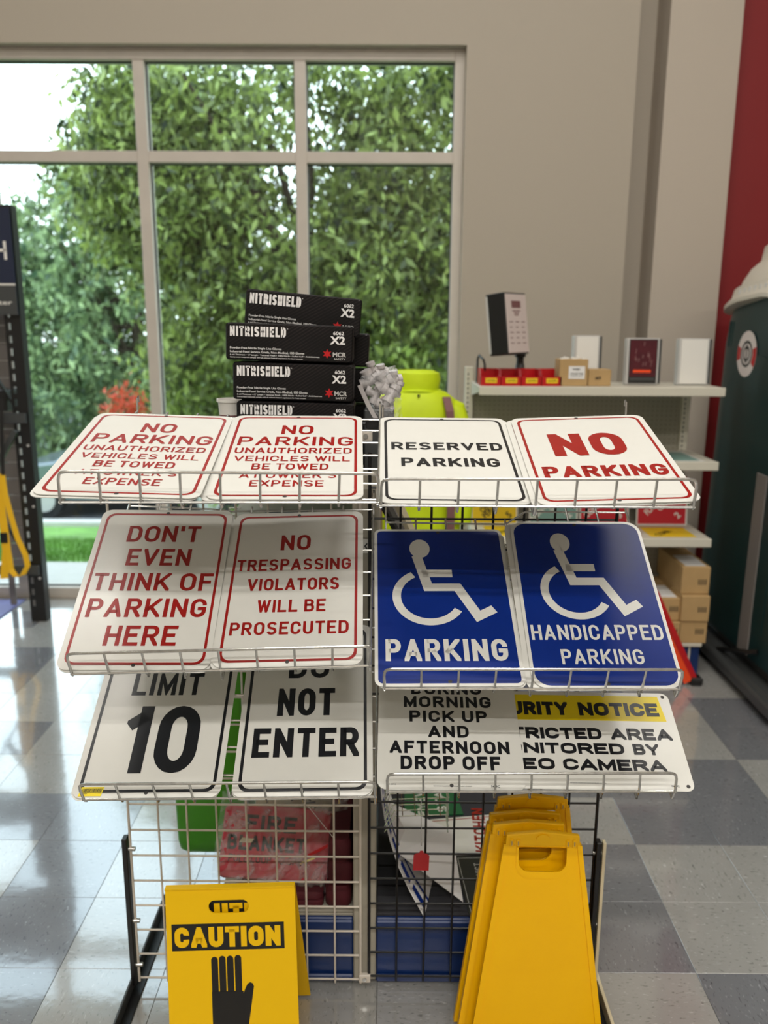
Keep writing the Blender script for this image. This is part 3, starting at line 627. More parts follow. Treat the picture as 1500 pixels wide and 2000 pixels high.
# ================================================================== METAL SIGNS ON THE RACK
# centre, right axis, up-slope axis, size, lines (text, x0, x1, baseline, height)
SIGNS = {
 'A': dict(c=(-0.5013, 1.7134, 1.5538), u=(0.9988, 0.0379, -0.0298), b=(-0.0304, 0.9747, 0.2215), w=0.3048, h=0.4572, t=[('NO', -0.0346, 0.0396, 0.1082, 0.056), ('PARKING', -0.1222, 0.129, 0.0404, 0.0523), ('UNAUTHORIZED', -0.1248, 0.1243, -0.0048, 0.0283), ('VEHICLES WILL', -0.1188, 0.1184, -0.0469, 0.0271), ('BE TOWED', -0.0806, 0.0782, -0.0918, 0.0309), ("AT OWNER'S", -0.1016, 0.0909, -0.1318, 0.0246), ('EXPENSE', -0.0749, 0.0692, -0.1783, 0.0314)]),
 'B': dict(c=(-0.1978, 1.7368, 1.5475), u=(0.9993, 0.0362, -0.003), b=(-0.0343, 0.9683, 0.2474), w=0.2941, h=0.4412, t=[('NO', -0.0323, 0.0379, 0.1045, 0.0524), ('PARKING', -0.1207, 0.1259, 0.0394, 0.0491), ('UNAUTHORIZED', -0.1214, 0.124, -0.0036, 0.0293), ('VEHICLES WILL', -0.1175, 0.1202, -0.0448, 0.0267), ('BE TOWED', -0.077, 0.0773, -0.0867, 0.0293), ("AT OWNER'S", -0.0959, 0.0944, -0.1268, 0.0269), ('EXPENSE', -0.0722, 0.0703, -0.1663, 0.028)]),
 'C': dict(c=(0.13, 1.7615, 1.5388), u=(0.9999, 0.013, -0.0065), b=(-0.0108, 0.965, 0.2621), w=0.2941, h=0.4412, t=[('RESERVED', -0.1203, 0.1206, 0.0317, 0.0394), ('PARKING', -0.1007, 0.105, -0.0537, 0.0423)]),
 'D': dict(c=(0.4355, 1.7373, 1.5468), u=(0.999, -0.0205, 0.0391), b=(0.0101, 0.9683, 0.2494), w=0.3018, h=0.4526, t=[('NO', -0.083, 0.0737, -0.0017, 0.1223), ('PARKING', -0.1207, 0.1261, -0.1081, 0.0539)]),
 'E': dict(c=(-0.5111, 1.7509, 1.2566), u=(0.9991, 0.0408, -0.0102), b=(-0.0294, 0.8515, 0.5236), w=0.3048, h=0.4572, t=[("DON'T", -0.0809, 0.0844, 0.1235, 0.0509), ('EVEN', -0.0689, 0.0726, 0.0505, 0.0509), ('THINK OF', -0.1281, 0.1306, -0.0227, 0.0507), ('PARKING', -0.124, 0.1263, -0.0955, 0.0508), ('HERE', -0.0721, 0.0756, -0.1697, 0.052)]),
 'F': dict(c=(-0.2017, 1.7509, 1.2599), u=(0.9996, 0.012, 0.0271), b=(-0.0238, 0.8672, 0.4973), w=0.3018, h=0.4526, t=[('NO', -0.0364, 0.0311, 0.0996, 0.0485), ('TRESPASSING', -0.1297, 0.1239, 0.0366, 0.0349), ('VIOLATORS', -0.1006, 0.0993, -0.0229, 0.0353), ('WILL BE', -0.0732, 0.0717, -0.0848, 0.0348), ('PROSECUTED', -0.1248, 0.1215, -0.1452, 0.0342)]),
 'I': dict(c=(0.1248, 1.7392, 1.2242), u=(0.9998, 0.0192, 0.0016), b=(-0.0175, 0.8675, 0.4972), w=0.3002, h=0.4503, t=[('PARKING', -0.1277, 0.1242, -0.1632, 0.0564)]),
 'J': dict(c=(0.4425, 1.738, 1.233), u=(1.0, 0.0075, 0.0039), b=(-0.0084, 0.8336, 0.5523), w=0.3033, h=0.4549, t=[('HANDICAPPED', -0.1388, 0.1373, -0.1106, 0.0383), ('PARKING', -0.0845, 0.0843, -0.1703, 0.0366)]),
 'G': dict(c=(-0.4998, 1.7571, 0.9668), u=(0.9998, 0.0158, 0.009), b=(-0.0182, 0.8677, 0.4968), w=0.3084, h=0.4572, t=[('LIMIT', -0.0815, 0.0784, 0.0247, 0.0613), ('10', -0.0745, 0.0894, -0.1727, 0.1679)]),
 'H': dict(c=(-0.1777, 1.7619, 0.9696), u=(0.9997, 0.0224, 0.0128), b=(-0.0258, 0.8675, 0.4967), w=0.2942, h=0.4572, t=[('DO', -0.0467, 0.0475, 0.0701, 0.0616), ('NOT', -0.0668, 0.0627, -0.0326, 0.0737), ('ENTER', -0.1137, 0.1179, -0.1372, 0.0726)]),
 'K': dict(c=(0.1394, 1.7632, 0.9788), u=(1.0, -0.0056, -0.0029), b=(0.0063, 0.8916, 0.4529), w=0.3096, h=0.4572, t=[('DURING', -0.0807, 0.0793, 0.0162, 0.0297), ('MORNING', -0.0978, 0.0986, -0.0202, 0.0288), ('PICK UP', -0.0855, 0.087, -0.0595, 0.0286), ('AND', -0.0447, 0.0436, -0.1002, 0.029), ('AFTERNOON', -0.1289, 0.1286, -0.141, 0.03), ('DROP OFF', -0.1054, 0.1064, -0.1804, 0.0313)]),
 'L': dict(c=(0.4062, 1.6787, 0.9319), u=(0.9999, -0.0108, -0.0055), b=(0.0121, 0.8915, 0.4529), w=0.475, h=0.2514, t=[('NOTICE', 0.0269, 0.2068, 0.0602, 0.0339), ('RITY', -0.0967, 0.0028, 0.0672, 0.0341), ('RICTED', -0.1092, 0.0673, 0.0004, 0.0303), ('AREA', 0.0867, 0.2209, -0.0052, 0.027), ('NITORED', -0.1101, 0.1098, -0.0376, 0.0281), ('BY', 0.1282, 0.1849, -0.0421, 0.0235), ('EO', -0.1083, -0.0446, -0.0764, 0.0284), ('CAMERA', -0.0277, 0.19, -0.0824, 0.0276)]),
}
def plate_sign(W, w, h, label, group, base='signwhite', border=None, bt=.0062, bi=.0125, r=.022, holes=((0, 1), (0, -1)), name='metal_sign', th=.0016):
    t = bpy.data.objects.new(name, None); t.empty_display_size = .05; t.matrix_world = W; lk(t, None, W.copy()); tag(t, label, 'sign', group)
    MB(W).poly(rrect(w, h, r, 5), -th, 0).build('plate', M[base], t)
    if border:
        b = MB(W); b.ring(rrect(w-2*bi, h-2*bi, r*.95, 5), rrect(w-2*bi-2*bt, h-2*bi-2*bt, r*.8, 5), (0, 0), None, .0003, 72); b.build('border', M[border], t)
    for hx, hy in holes:
        hm = MB(W); hm.disc(hx*(w/2-.013) if hx else 0, hy*(h/2-.011), .0042, .0005, 14); hm.build('mounting_hole', M['hole'], t)
    return t
def sgn(k): s = SIGNS[k]; return s, frame(s['u'], s['b'], s['c'])
def under(k, label, group, shifts, base='signwhite', border=None, **kw):
    s, W = sgn(k)
    for dx, dy, dz, rot in shifts:
        W2 = W @ Matrix.Translation((dx, dy, dz)) @ Matrix.Rotation(rot, 4, 'Z')
        plate_sign(W2, s['w'], s['h'], label, group, base, border, name='metal_sign', **kw)
LAB = {
 'A': 'white and red no parking sign, tow-away wording, far left of top shelf, askew',
 'B': 'white and red no parking sign with tow-away wording, squarely left of the black bordered sign',
 'C': 'white reserved parking sign with black border on the top shelf',
 'D': 'white no parking sign with two large red words, right end of top shelf',
 'E': "white sign with red words don't even think of parking here",
 'F': 'white no trespassing violators will be prosecuted sign with red letters',
 'G': 'white speed limit 10 sign with black figures and a yellow barcode sticker',
 'H': 'white do not enter sign with black letters on the lower left shelf',
 'I': 'blue wheelchair sign reading parking only, on the middle right shelf',
 'J': 'blue wheelchair sign reading handicapped parking, with larger rounded corners',
 'K': 'white morning pick up and afternoon drop off sign without border',
 'L': 'wide white security notice sign with yellow band, partly under another sign'}
GRP = {'A': 'signs on the top left shelf', 'B': 'signs on the top left shelf', 'C': 'signs on the top right shelf', 'D': 'signs on the top right shelf', 'E': 'signs on the middle left shelf', 'F': 'signs on the middle left shelf',
       'I': 'signs on the middle right shelf', 'J': 'signs on the middle right shelf', 'G': 'signs on the bottom left shelf', 'H': 'signs on the bottom left shelf', 'K': 'signs on the bottom right shelf', 'L': 'signs on the bottom right shelf'}
STY = {'A': ('signred', .15), 'B': ('signred', .15), 'D': ('signred', .2), 'E': ('signred', .17), 'F': ('signred', .17), 'C': ('signblack', .19), 'G': ('signblack', .17), 'H': ('signblack', .19), 'K': ('signblack', .225), 'I': ('signwhite', .19), 'J': ('signwhite', .155), 'L': ('signblack', .26)}
def wheelchair(mb, s, ox, oy, z):
    T = lambda p: (ox+p[0]*s, oy+p[1]*s)
    mb.flat([T((-.0455+.0235*math.cos(a*math.pi/14), .1597+.0325*.92*math.sin(a*math.pi/14))) for a in range(28)], z)
    for P, t in (([(-.0535, .137), (-.0315, .039), (.0335, .039), (.0725, -.045), (.1085, -.024)], .0225), ([(-.043, .0808), (.0245, .0808)], .0225)):
        for q in stroke_polys([T(p) for p in P], t*s, False): mb.flat(q, z)
    P = [(-.030+.0715*math.cos(math.radians(a)), .0125+.0715*1.02*math.sin(math.radians(a))) for a in range(118, 330, 6)]
    for q in stroke_polys([T(p) for p in P], .0185*s, False): mb.flat(q, z)
for k in SIGNS:
    s, W = sgn(k); col, wt = STY[k]
    if k in 'IJ':
        t = plate_sign(W, s['w'], s['h'], LAB[k], GRP[k], 'signwhite', None, r=.016 if k == 'I' else .034)
        MB(W).flat(rrect(s['w']-.014, s['h']-.014, .010 if k == 'I' else .030, 5), .0003).build('blue_field', M['signblue'], t)
        sy = MB(W); wheelchair(sy, 1.0 if k == 'I' else .955, 0 if k == 'I' else .0015, 0 if k == 'I' else .0085, .0006); sy.build('wheelchair_symbol', M['signwhite'], t)
    elif k == 'L':
        t = plate_sign(W, s['w'], s['h'], LAB[k], GRP[k], 'signwhite', None, r=.017, holes=((1, 1), (1, -1), (-1, 1), (-1, -1)))
        MB(W).flat([(-.2195, .0465), (.2185, .0475), (.2125, .116), (-.2195, .116)], .0003).build('yellow_band', M['signyellow'], t)
    else:
        brd = {'K': None}.get(k, col)
        t = plate_sign(W, s['w'], s['h'], LAB[k], GRP[k], 'signwhite', brd, bt=.0068 if k in 'GH' else .0058, bi=.012)
    tx = MB(W)
    if k == 'L':
        rows = [(('SECURITY', -.2125, .0035), ('NOTICE', .0275, .2065), .0605, .036), (('RESTRICTED', -.2240, .0672), ('AREA', .0872, .2205), -.0025, .0295), (('MONITORED', -.1840, .109), ('BY', .1285, .1845), -.0400, .0275), (('VIDEO', -.2020, -.0455), ('CAMERA', -.0275, .190), -.0800, .0280)]
        for a, b, y, h in rows:
            for txt, x0, x1 in (a, b): letters(tx, .0006, txt, x0, x1, y, h, wt=.27, gap=.14, aspect=.8); tx.build('lettering', M[col], t); tx = MB(W)
        ftext(tx, 'www.nationalmarker.com', -.02, .055, -.112, .0042, .0006); ftext(tx, 'NMC', .19, .206, -.1165, .0045, .0006, .02)
    else:
        sc = {'K': 1.0}.get(k, 1)
        for txt, x0, x1, y, h in s['t']:
            if k == 'K': h *= 1.06
            letters(tx, .0006, txt, x0, x1, y, h, wt=wt, gap=.30 if k != 'J' else .34); tx.build('lettering', M[col], t); tx = MB(W)
        if k == 'G': letters(tx, .0006, 'SPEED', -.085, .085, .115, .0612, wt=.17)
        if k == 'K': ftext(tx, 'www.nationalmarker.com', -.038, .042, -.2205, .004, .0006); ftext(tx, 'NMC', .082, .100, -.2205, .0048, .0006, .02); ftext(tx, 'CU-43712', -.135, -.115, -.2180, .0035, .0006)
    if k == 'G':
        tx.build('lettering', M[col], t)
        st = MB(W); st.flat([(-.140, -.2245), (-.092, -.2245), (-.089, -.2035), (-.135, -.2035)], .0009); st.build('barcode_sticker', M['signyellow'], t)
        bc = MB(W); r3 = random.Random(2); x = -.134
        while x < -.094:
            bw = r3.choice((.0005, .0009, .0014)); bc.flat([(x, -.2165), (x+bw, -.2165), (x+bw+.001, -.2075), (x+.001, -.2075)], .0012); x += bw+r3.choice((.0006, .0009))
        ftext(bc, 'PSP1056', -.134, -.122, -.2200, .0025, .0012); bc.build('barcode', M['black'], t)
    elif tx.v: tx.build('fine_print', M[col], t)
    if k in 'KI':
        pass
for k, lab, sh, bd in (
    ('A', 'blank part of white sign showing under the far left tow-away sign', [(-.006, -.004, -.0035, .006)], 'signred'),
    ('B', 'white and red sign showing its left edge beneath the squarely laid tow-away sign', [(-.011, -.002, -.0035, .004)], 'signred'),
    ('C', 'white sign edge showing right of and beneath the black bordered sign', [(.007, -.002, -.0035, -.006)], 'signblack'),
    ('D', 'white sign with red border showing left of the large red worded sign', [(-.012, -.002, -.0035, .004)], 'signred'),
    ('E', 'white sign stacked right beneath the red thinking-of-parking sign', [(.003, -.004, -.0035, -.003)], 'signred'),
    ('F', 'white sign edge showing below the no trespassing sign', [(-.004, -.005, -.0035, .002)], 'signred'),
    ('G', 'white sign beneath the speed limit sign, corner showing below it', [(-.003, -.003, -.0035, .002)], 'signblack'),
    ('H', 'white sign directly beneath the do not enter sign', [(.001, -.004, -.0035, -.002)], 'signblack'),
    ('I', 'white edged sign showing beneath the left blue wheelchair sign', [(.004, -.004, -.0035, -.004)], None),
    ('J', 'white edged sign showing at the left of the right blue wheelchair sign', [(-.012, -.002, -.0035, .004)], None)):
    under(k, lab, GRP[k], sh, 'signwhite', bd)

# ================================================================== GRIDWALL PANELS
YGR = 1.985
def vwire(x, z0, z1, r, m, parent): MB().tube([(x, YGR, z0), (x, YGR, z1)], r, 8).build('wire', m, parent, True)
def hwire(x0, x1, z, r, m, parent): MB().tube([(x0, YGR+.004, z), (x1, YGR+.004, z)], r, 8).build('wire', m, parent, True)
gw = thing('gridwall_panel', 'cream painted wire grid panel behind the left hand sign shelves', 'display grid', (-.33, YGR, .02), None, 'gridwall panels')
xl0, xl1 = at(258, 1700, YGR).x, at(704, 1700, YGR).x
zsL = [at(650, v, YGR).z for v in (1574.7, 1623, 1673, 1723, 1773, 1819.5, 1866.7, 1914)]
dz = (zsL[0]-zsL[-1])/7
zL = [zsL[-1]+i*dz for i in range(20)]
vx = [at(u, 1600, YGR).x for u in (309, 365, 423, 481, 538.5, 595.5, 652)]
for x in [xl0]+vx+[xl1]: vwire(x, zL[0]-.008, zL[-1]+.01, .0036 if x in (xl0, xl1) else .0028, M['wirewhite'], gw)
for z in zL: hwire(xl0, xl1, z, .0028, M['wirewhite'], gw)
gb = thing('gridwall_panel', 'black wire grid panel behind the right hand sign shelves', 'display grid', (.25, YGR, .02), None, 'gridwall panels')
xr0, xr1 = at(721, 1650, YGR).x, at(1165, 1600, YGR).x
zsR = [at(760, v, YGR).z for v in (1567.7, 1619, 1669, 1719, 1768, 1817, 1863, 1908)]
dzr = (zsR[0]-zsR[-1])/7; zR = [zsR[-1]+i*dzr for i in range(20)]
nx_ = 8; st_ = (xr1-xr0)/nx_
for i in range(nx_+1): vwire(xr0+i*st_, zR[0]-.012, zR[-1]+.01, .0042 if i in (0, nx_) else .003, M['wireblack'], gb)
for z in zR: hwire(xr0, xr1, z, .003, M['wireblack'], gb)
for (cx, cz, lab) in ((.5*(xl1+xr0), at(707, 1907, YGR).z, 'lower white connector clip joining the two grid panels near the floor'), (.5*(xl1+xr0)+.002, at(715, 851, YGR).z, 'upper white connector clip joining the two grid panels beside the top signs')):
    t = thing('connector_clip', lab, 'clip', (cx, YGR-.008, cz-.012), None, 'grid connector clips')
    MB().bbox((cx-.016, YGR-.011, cz-.012), (cx+.016, YGR+.002, cz+.012), .002).build('clamp_body', M['wirewhite'], t)
    MB(frame((1, 0, 0), (0, 0, 1), (cx, YGR-.011, cz))).poly([(.006*math.cos(a*math.pi/8), .006*math.sin(a*math.pi/8)) for a in range(16)], 0, .003).build('screw', M['chrome'], t)
t = thing('hinge_clamp', 'black clamp and rod end at the top of the black grid panel', 'clamp', (xr0, YGR, 1.57))
MB().bbox((xr0-.01, YGR-.006, 1.568), (xr0+.03, YGR+.02, 1.592), .003).build('clamp_body', M['wireblack'], t)
MB().tube([(xr0-.03, YGR+.008, 1.58), (xr0+.05, YGR+.008, 1.58)], .005, 8).build('rod', M['wireblack'], t, True)

def leg(x, side, m, label):
    t = MB().bbox((x-.012, YGR-.012, .02), (x+.002, YGR+.014, .475), .002).build('leg', m, gw if side < 0 else gb)
    MB().bbox((x-.014, 1.60, 0), (x+.018, 2.33, .006), .001).build('foot_plate', m, t)
    MB().bbox((x-.014, 1.60, .0062), (x-.008, 2.33, .042), .001).build('foot_flange', M['darkmetal'] if m is M['blackmetal'] else m, t)
    for z in (.08, .22, .44):
        s_ = MB(frame((0, 1, 0), (0, 0, 1), (x+.002 if side < 0 else x-.012, YGR, z))); s_.poly([(.006*math.cos(a*math.pi/6), .006*math.sin(a*math.pi/6)) for a in range(12)], -.006, .018); s_.build('bolt', M['chrome'], t)
leg(xl0-.008, -1, M['blackmetal'], 'black T-shaped floor leg at the left end of the cream grid')
leg(xr1+.014, 1, M['blackmetal'], 'black T-shaped floor leg at the right end of the black grid')
t = thing('trim_strip', 'pale wooden strip standing along the right floor leg', 'strip', (xr1+.028, 2.0, 0))
MB().bbox((xr1+.0195, YGR-.012, 0), (xr1+.028, YGR+.006, .475), .001).build('upright_strip', M['creampaper'], t)
MB().bbox((xr1+.033, 1.6, 0), (xr1+.042, 2.2, .04), .001).build('floor_strip', M['creampaper'], t)

# ================================================================== WIRE SHELVES
def shelf(keys, label, group, bl, br, tl, tr, Yl, Yr, tilt, n, dark=False, nb=7):
    Pbl, Pbr = at(bl[0], bl[1], Yl), at(br[0], br[1], Yr); Ptl, Ptr = at(tl[0], tl[1], Yl-.012), at(tr[0], tr[1], Yr-.012)
    t = thing('wire_shelf', label, 'shelf', tuple((Pbl+Pbr)/2), None, group)
    m = M['chrome']; r = .0030
    def rail(A, B, C, D, rr=.016):
        P = [A]
        for p, q, s_ in ((B, A, C), (C, B, D)):
            d1 = (q-p).normalized(); d2 = (s_-p).normalized()
            P += [p+d1*rr, p+d1*rr*.35+d2*rr*.12, p+d1*rr*.12+d2*rr*.35, p+d2*rr]
        return P+[D]
    MB().tube(rail(Pbl, Ptl, Ptr, Pbr), r, 8).build('front_rail', m, t, True)
    MB().tube([Pbl+Vector((-.003, 0, 0)), Pbr+Vector((.003, 0, 0))], r*.9, 8).build('bottom_rail', m, t, True)
    bd = Vector((0, math.cos(tilt), math.sin(tilt))); dn_ = Vector((0, math.sin(tilt), -math.cos(tilt)))*.001
    def bed(x, y, d):      # point of the bed below the signs that lie on it
        c_ = sorted(keys, key=lambda q: abs(SIGNS[q]['c'][0]-x)); zz = []
        for q in c_:
            s, W = sgn(q)
            if abs(s['c'][0]-x) < s['w']/2+.035 or q == c_[0]:
                nn = W.col[2].xyz; zz.append(s['c'][2]-((x-s['c'][0])*nn.x+(y-s['c'][1])*nn.y)/nn.z-d/nn.z)
        return Vector((x, y, min(zz)))
    for i in range(n+1):
        f = i/n; b0 = Pbl.lerp(Pbr, f); t0 = Ptl.lerp(Ptr, f)
        if 0 < i < n: P = [t0+Vector((0, .001, -.002)), b0+dn_*3, bed(b0.x, b0.y+.012, .0095), bed(b0.x, YGR-.006, .0095)]
        else: P = [b0+dn_*3, bed(b0.x, b0.y+.012, .0095), bed(b0.x, YGR-.006, .0095)]
        MB().tube(P, .0026, 7).build('wire', m, t, True)
    for j in range(1, nb+1):
        yj = Pbl.y+.012+(YGR-.012-Pbl.y-.012)*j/nb
        MB().tube([bed(Pbl.x+(Pbr.x-Pbl.x)*f_/12, yj, .0142) for f_ in range(13)], .0024, 7).build('wire', m, t, True)
    for P in (Pbl, Pbr):   # hooks over the grid wires
        q = bed(P.x, YGR-.006, .0095); MB().tube([q, q+Vector((0, .003, .03)), q+Vector((0, .012, .034)), q+Vector((0, .013, .02))], .0026, 7).build('hook', m, t, True)
shelf('AB', 'top left sloping wire sign shelf holding the two tow-away signs', 'wire sign shelves', (118, 981), (737, 981), (112, 921), (740, 925), 1.478, 1.512, .19, 8)
shelf('CD', 'top right sloping wire sign shelf holding reserved and no parking signs', 'wire sign shelves', (744, 987), (1354, 991), (745, 936), (1363, 936), 1.533, 1.503, .21, 8)
shelf('EF', 'middle left wire sign shelf under the red lettered signs', 'wire sign shelves', (141, 1317), (722, 1300), (128, 1277), (724, 1262), 1.543, 1.543, .475, 8)
shelf('IJ', 'middle right wire sign shelf under the blue signs', 'wire sign shelves', (751, 1345), (1326, 1346), (750, 1307), (1336, 1308), 1.532, 1.532, .475, 8)
shelf('GH', 'bottom left wire sign shelf under the speed limit sign', 'wire sign shelves', (164, 1562), (733, 1556), (152, 1532), (733, 1527), 1.548, 1.548, .475, 8)
shelf('KL', 'bottom right wire sign shelf under the security notice sign', 'wire sign shelves', (757, 1546), (1319, 1546), (756, 1512), (1322, 1510), 1.546, 1.546, .425, 8)
# ================================================================== NEAR GONDOLA (end on, behind the grids)
PX0, PX1 = at(690, 1600, 2.02).x, at(735, 1600, 2.02).x
ng = thing('gondola_shelving', 'double sided shelving unit with blue kick plates right behind the grids', 'shelving', (-.05, 2.5, 0))
MB().bbox((PX0, 2.012, .012), (PX1, 2.062, 1.42), .003).build('upright', M['beige'], ng)
MB().bbox((PX0, 3.02, .012), (PX1, 3.06, 1.42), .003).build('upright', M['beige'], ng)
MB().box((PX0+.012, 2.062, .2), (PX1-.012, 3.02, 1.42)).build('back_panel', M['slotdark'], ng)  # near-black colour paints in the shade behind the grids
sl = MB()
for k in range(34):
    z = .26+k*.034
    for y in (2.085, 2.105): sl.box((PX1-.0122, y, z), (PX1-.0105, y+.006, z+.010)); sl.box((PX0+.0105, y, z), (PX0+.0122, y+.006, z+.010))
sl.build('slot_row', M['black'], ng, kind='stuff')
DZ = .212
for a, b in ((-.47, PX0-.001), (PX1+.001, .43)):
    MB().bbox((a, 2.03, DZ-.02), (b, 3.05, DZ), .002).build('base_deck', M['carpet'] if a > 0 or b > .2 else M['beige'], ng)
    MB().bbox((a, 2.016, .012), (b, 2.03, DZ-.004), .004).build('kick_plate', M['blue'], ng)
    MB().bbox((a, 2.004, DZ-.035), (b, 2.016, DZ-.004), .004).build('kick_ledge', M['blue'], ng)
    MB().bbox((a, 2.004, .012), (b, 2.016, .034), .004).build('kick_ledge', M['blue'], ng)
MB().bbox((-.46, 2.07, 1.425), (PX0-.001, 3.03, 1.443), .002).build('shelf_board', M['beige'], ng)
MB().bbox((-.46, 2.07, 1.245), (PX0-.001, 3.0, 1.262), .002).build('shelf_board', M['beige'], ng)
MB().bbox((PX1+.001, 2.07, 1.425), (.02, 3.03, 1.443), .002).build('shelf_board', M['beige'], ng)
MB().box((PX0+.002, 2.06, 1.42), (PX1-.002, 3.03, 1.443)).build('top_cap', M['beige'], ng)
for z in (1.30,):
    pt = MB(frame((1, 0, 0), (0, 0, 1), (at(703, 1068, 2.0).x+.006, 2.009, at(715, 1068, 2.0).z)))
    pt.poly([(-.008-.018, -.018), (.03, -.018), (.03, .018), (-.008-.018, .018)], 0, .002); tg = pt.build('price_tag', M['white'], ng, label='white price tag with two small black chevrons')
    ch = MB(frame((1, 0, 0), (0, 0, 1), (at(703, 1068, 2.0).x+.006, 2.0065, at(715, 1068, 2.0).z)))
    for cx in (-.010, .006):
        for q in stroke_polys([(cx+.006, .007), (cx, 0), (cx+.006, -.007)], .003, False): ch.flat(q, .0005)
    ch.build('chevrons', M['black'], tg)

# contents, left side
def cuboid_thing(name, label, cat, a, b, m, r=.004, group=None, extra=None):
    t = thing(name, label, cat, ((a[0]+b[0])/2, (a[1]+b[1])/2, a[2]), None, group); MB().bbox(a, b, r).build('body', m, t)
    return t
# green bin hung on the cream grid
gx0, gx1 = at(336, 1600, 2.33).x, at(488, 1600, 2.33).x
t = thing('green_bin', 'bright green plastic bin hanging behind the cream grid', 'bin', ((gx0+gx1)/2, 2.42, .2))
rg = []; zb = at(350, 1672, 2.33).z
for z, k in ((zb, .80), (zb+.012, .90), (zb+.04, .94), (zb+.5, 1.0), (1.0, 1.02), (1.02, 1.05), (1.04, 1.05)):
    cx, cy = (gx0+gx1)/2, 2.42; w_, d_ = (gx1-gx0)*k, .17*k
    rg.append([(x, y, z) for x, y in rrect(w_, d_, .028*k, 4, cx, cy)])
MB().loft(rg).build('body', M['green'], t, True)
for y in (2.37, 2.47): MB().tube([(gx1-.01, y, .98), (gx1-.01, y, 1.03), (-.475, y, 1.20), (-.475, y, 1.268), (-.44, y, 1.268)], .003, 6).build('hook', M['chrome'], t, True)
# books on the inner shelf
for i, (a, b, m, lab) in enumerate((((-.455, 2.08, 1.263), (-.36, 2.32, 1.268), M['paper'], 'white paper sheet lying at the left of the inner shelf'), ((-.35, 2.08, 1.263), (-.225, 2.36, 1.283), M['bookblue'], 'dark blue binder lying in the middle of the inner shelf'), ((-.218, 2.10, 1.263), (-.10, 2.30, 1.288), M['blackmetal'], 'black box lying by the upright on the inner shelf'))):
    cuboid_thing(['paper_sheet', 'binder', 'flat_box'][i], lab, ['paper', 'binder', 'box'][i], a, b, m, .002)
# beige box, maroon cloths, bagged fire blanket
t = cuboid_thing('cardboard_box', 'beige box with a black curved mark behind the red bagged blanket', 'box', (-.405, 2.36, DZ+.001), (-.10, 2.62, .78), M['creampaper'], .004)
cu = MB(frame((1, 0, 0), (0, 0, 1), (-.262, 2.3585, .345)))
for q in stroke_polys([(.036*math.cos(math.radians(a)), .022*math.sin(math.radians(a))) for a in range(150, 20, -10)], .0045, False): cu.flat(q, .0003)
cu.flat([(.012, .006), (.046, .010), (.044, .003), (.012, .002)], .0004); cu.build('curved_mark', M['black'], t)
def cloth(name, label, a, b, m, layers, seed, grp=None):
    t = thing(name, label, 'cloth', ((a[0]+b[0])/2, (a[1]+b[1])/2, a[2]), None, grp); R_ = random.Random(seed); h = (b[2]-a[2])/layers
    for i in range(layers):
        z0 = a[2]+i*h; mb = MB(); rg = []
        o = [R_.uniform(-.006, .006) for _ in range(4)]
        for z, k in ((z0, -.006), (z0+h*.2, 0), (z0+h*.8, 0), (z0+h, -.006)):
            rg.append([(x, y+R_.uniform(-.0015, .0015), z) for x, y in rrect(b[0]-a[0]+2*k+o[0], b[1]-a[1]+2*k+o[1], .02, 3, (a[0]+b[0])/2+o[2]*.5, (a[1]+b[1])/2+o[3]*.5)])
        mb.loft(rg); mb.build('fold', m, t, True)
    return t
cloth('folded_blanket', 'folded maroon blanket pile lying under the red bagged blanket', (-.42, 2.05, DZ+.001), (-.17, 2.30, .262), M['maroon'], 2, 1)
cloth('folded_blanket', 'tall maroon folded cloth standing against the upright', (-.160, 2.05, DZ+.001), (-.092, 2.30, .425), M['maroon'], 3, 2)
fb = thing('fire_blanket_pouch', 'red fire blanket pouch in a crumpled clear plastic bag', 'blanket', (-.35, 2.14, .28))
Wf = frame((.995, 0, -.07), (.03, .56, .83), (-.312, 2.145, .352))
pm = MB(Wf); rg = []
for z, k in ((-.03, .95), (-.02, 1), (.0, 1.0), (.008, .96), (.010, .90)):
    rg.append([(x, y, z) for x, y in rrect(.315*k, .20*k, .02, 4)])
pm.loft(rg); pm.build('pouch', M['redcloth'], fb, True)
lt = MB(Wf)
letters(lt, .0108, 'FIRE', -.092, .055, .028, .044, wt=.22); lt.build('lettering', M['black'], fb); lt = MB(Wf); letters(lt, .0108, 'BLANKET', -.138, .085, -.024, .040, wt=.22); lt.build('lettering', M['black'], fb); lt = MB(Wf); letters(lt, .0108, 'PULL LOOP TO OPEN', -.13, .095, -.056, .020, wt=.13)
lt.build('lettering', M['black'], fb)
MB(Wf).poly([(-.105, -.004), (-.070, -.004), (-.063, .008), (-.098, .008)], .0112, .0116).build('yellow_label', M['creampaper'], fb)
MB(Wf).poly([(.075, -.052), (.115, -.035), (.118, -.028), (.078, -.044)], .0112, .0116).build('yellow_label', M['signyellow'], fb)
bgm = MB(Wf); R_ = np.random.default_rng(4); nx_, ny_ = 34, 24; V = []
for j in range(ny_+1):
    for i in range(nx_+1):
        u, v = i/nx_*2-1, j/ny_*2-1; e = max(abs(u), abs(v)); 
        V.append((u*.185+R_.normal(0, .0022)+.012, v*.125+R_.normal(0, .0022)+.006, .020*(1-e**4)+R_.normal(0, .0035)+.001))
bgm.add(V, [(j*(nx_+1)+i, j*(nx_+1)+i+1, (j+1)*(nx_+1)+i+1, (j+1)*(nx_+1)+i) for j in range(ny_) for i in range(nx_)])
bgm.build('plastic_bag', M['bag'], fb)
MB().ribbon([at(640, 1652, 2.07), at(625, 1660, 2.08), at(602, 1671, 2.09)], (0, .006, .006), .002).build('red_strap', M['red'], fb)
MB().tube([at(600, 1573, 2.0), at(620, 1597, 2.0), at(640, 1622, 2.0), at(650, 1635, 2.0)], .0008, 5).build('tie_string', M['paper'], fb)

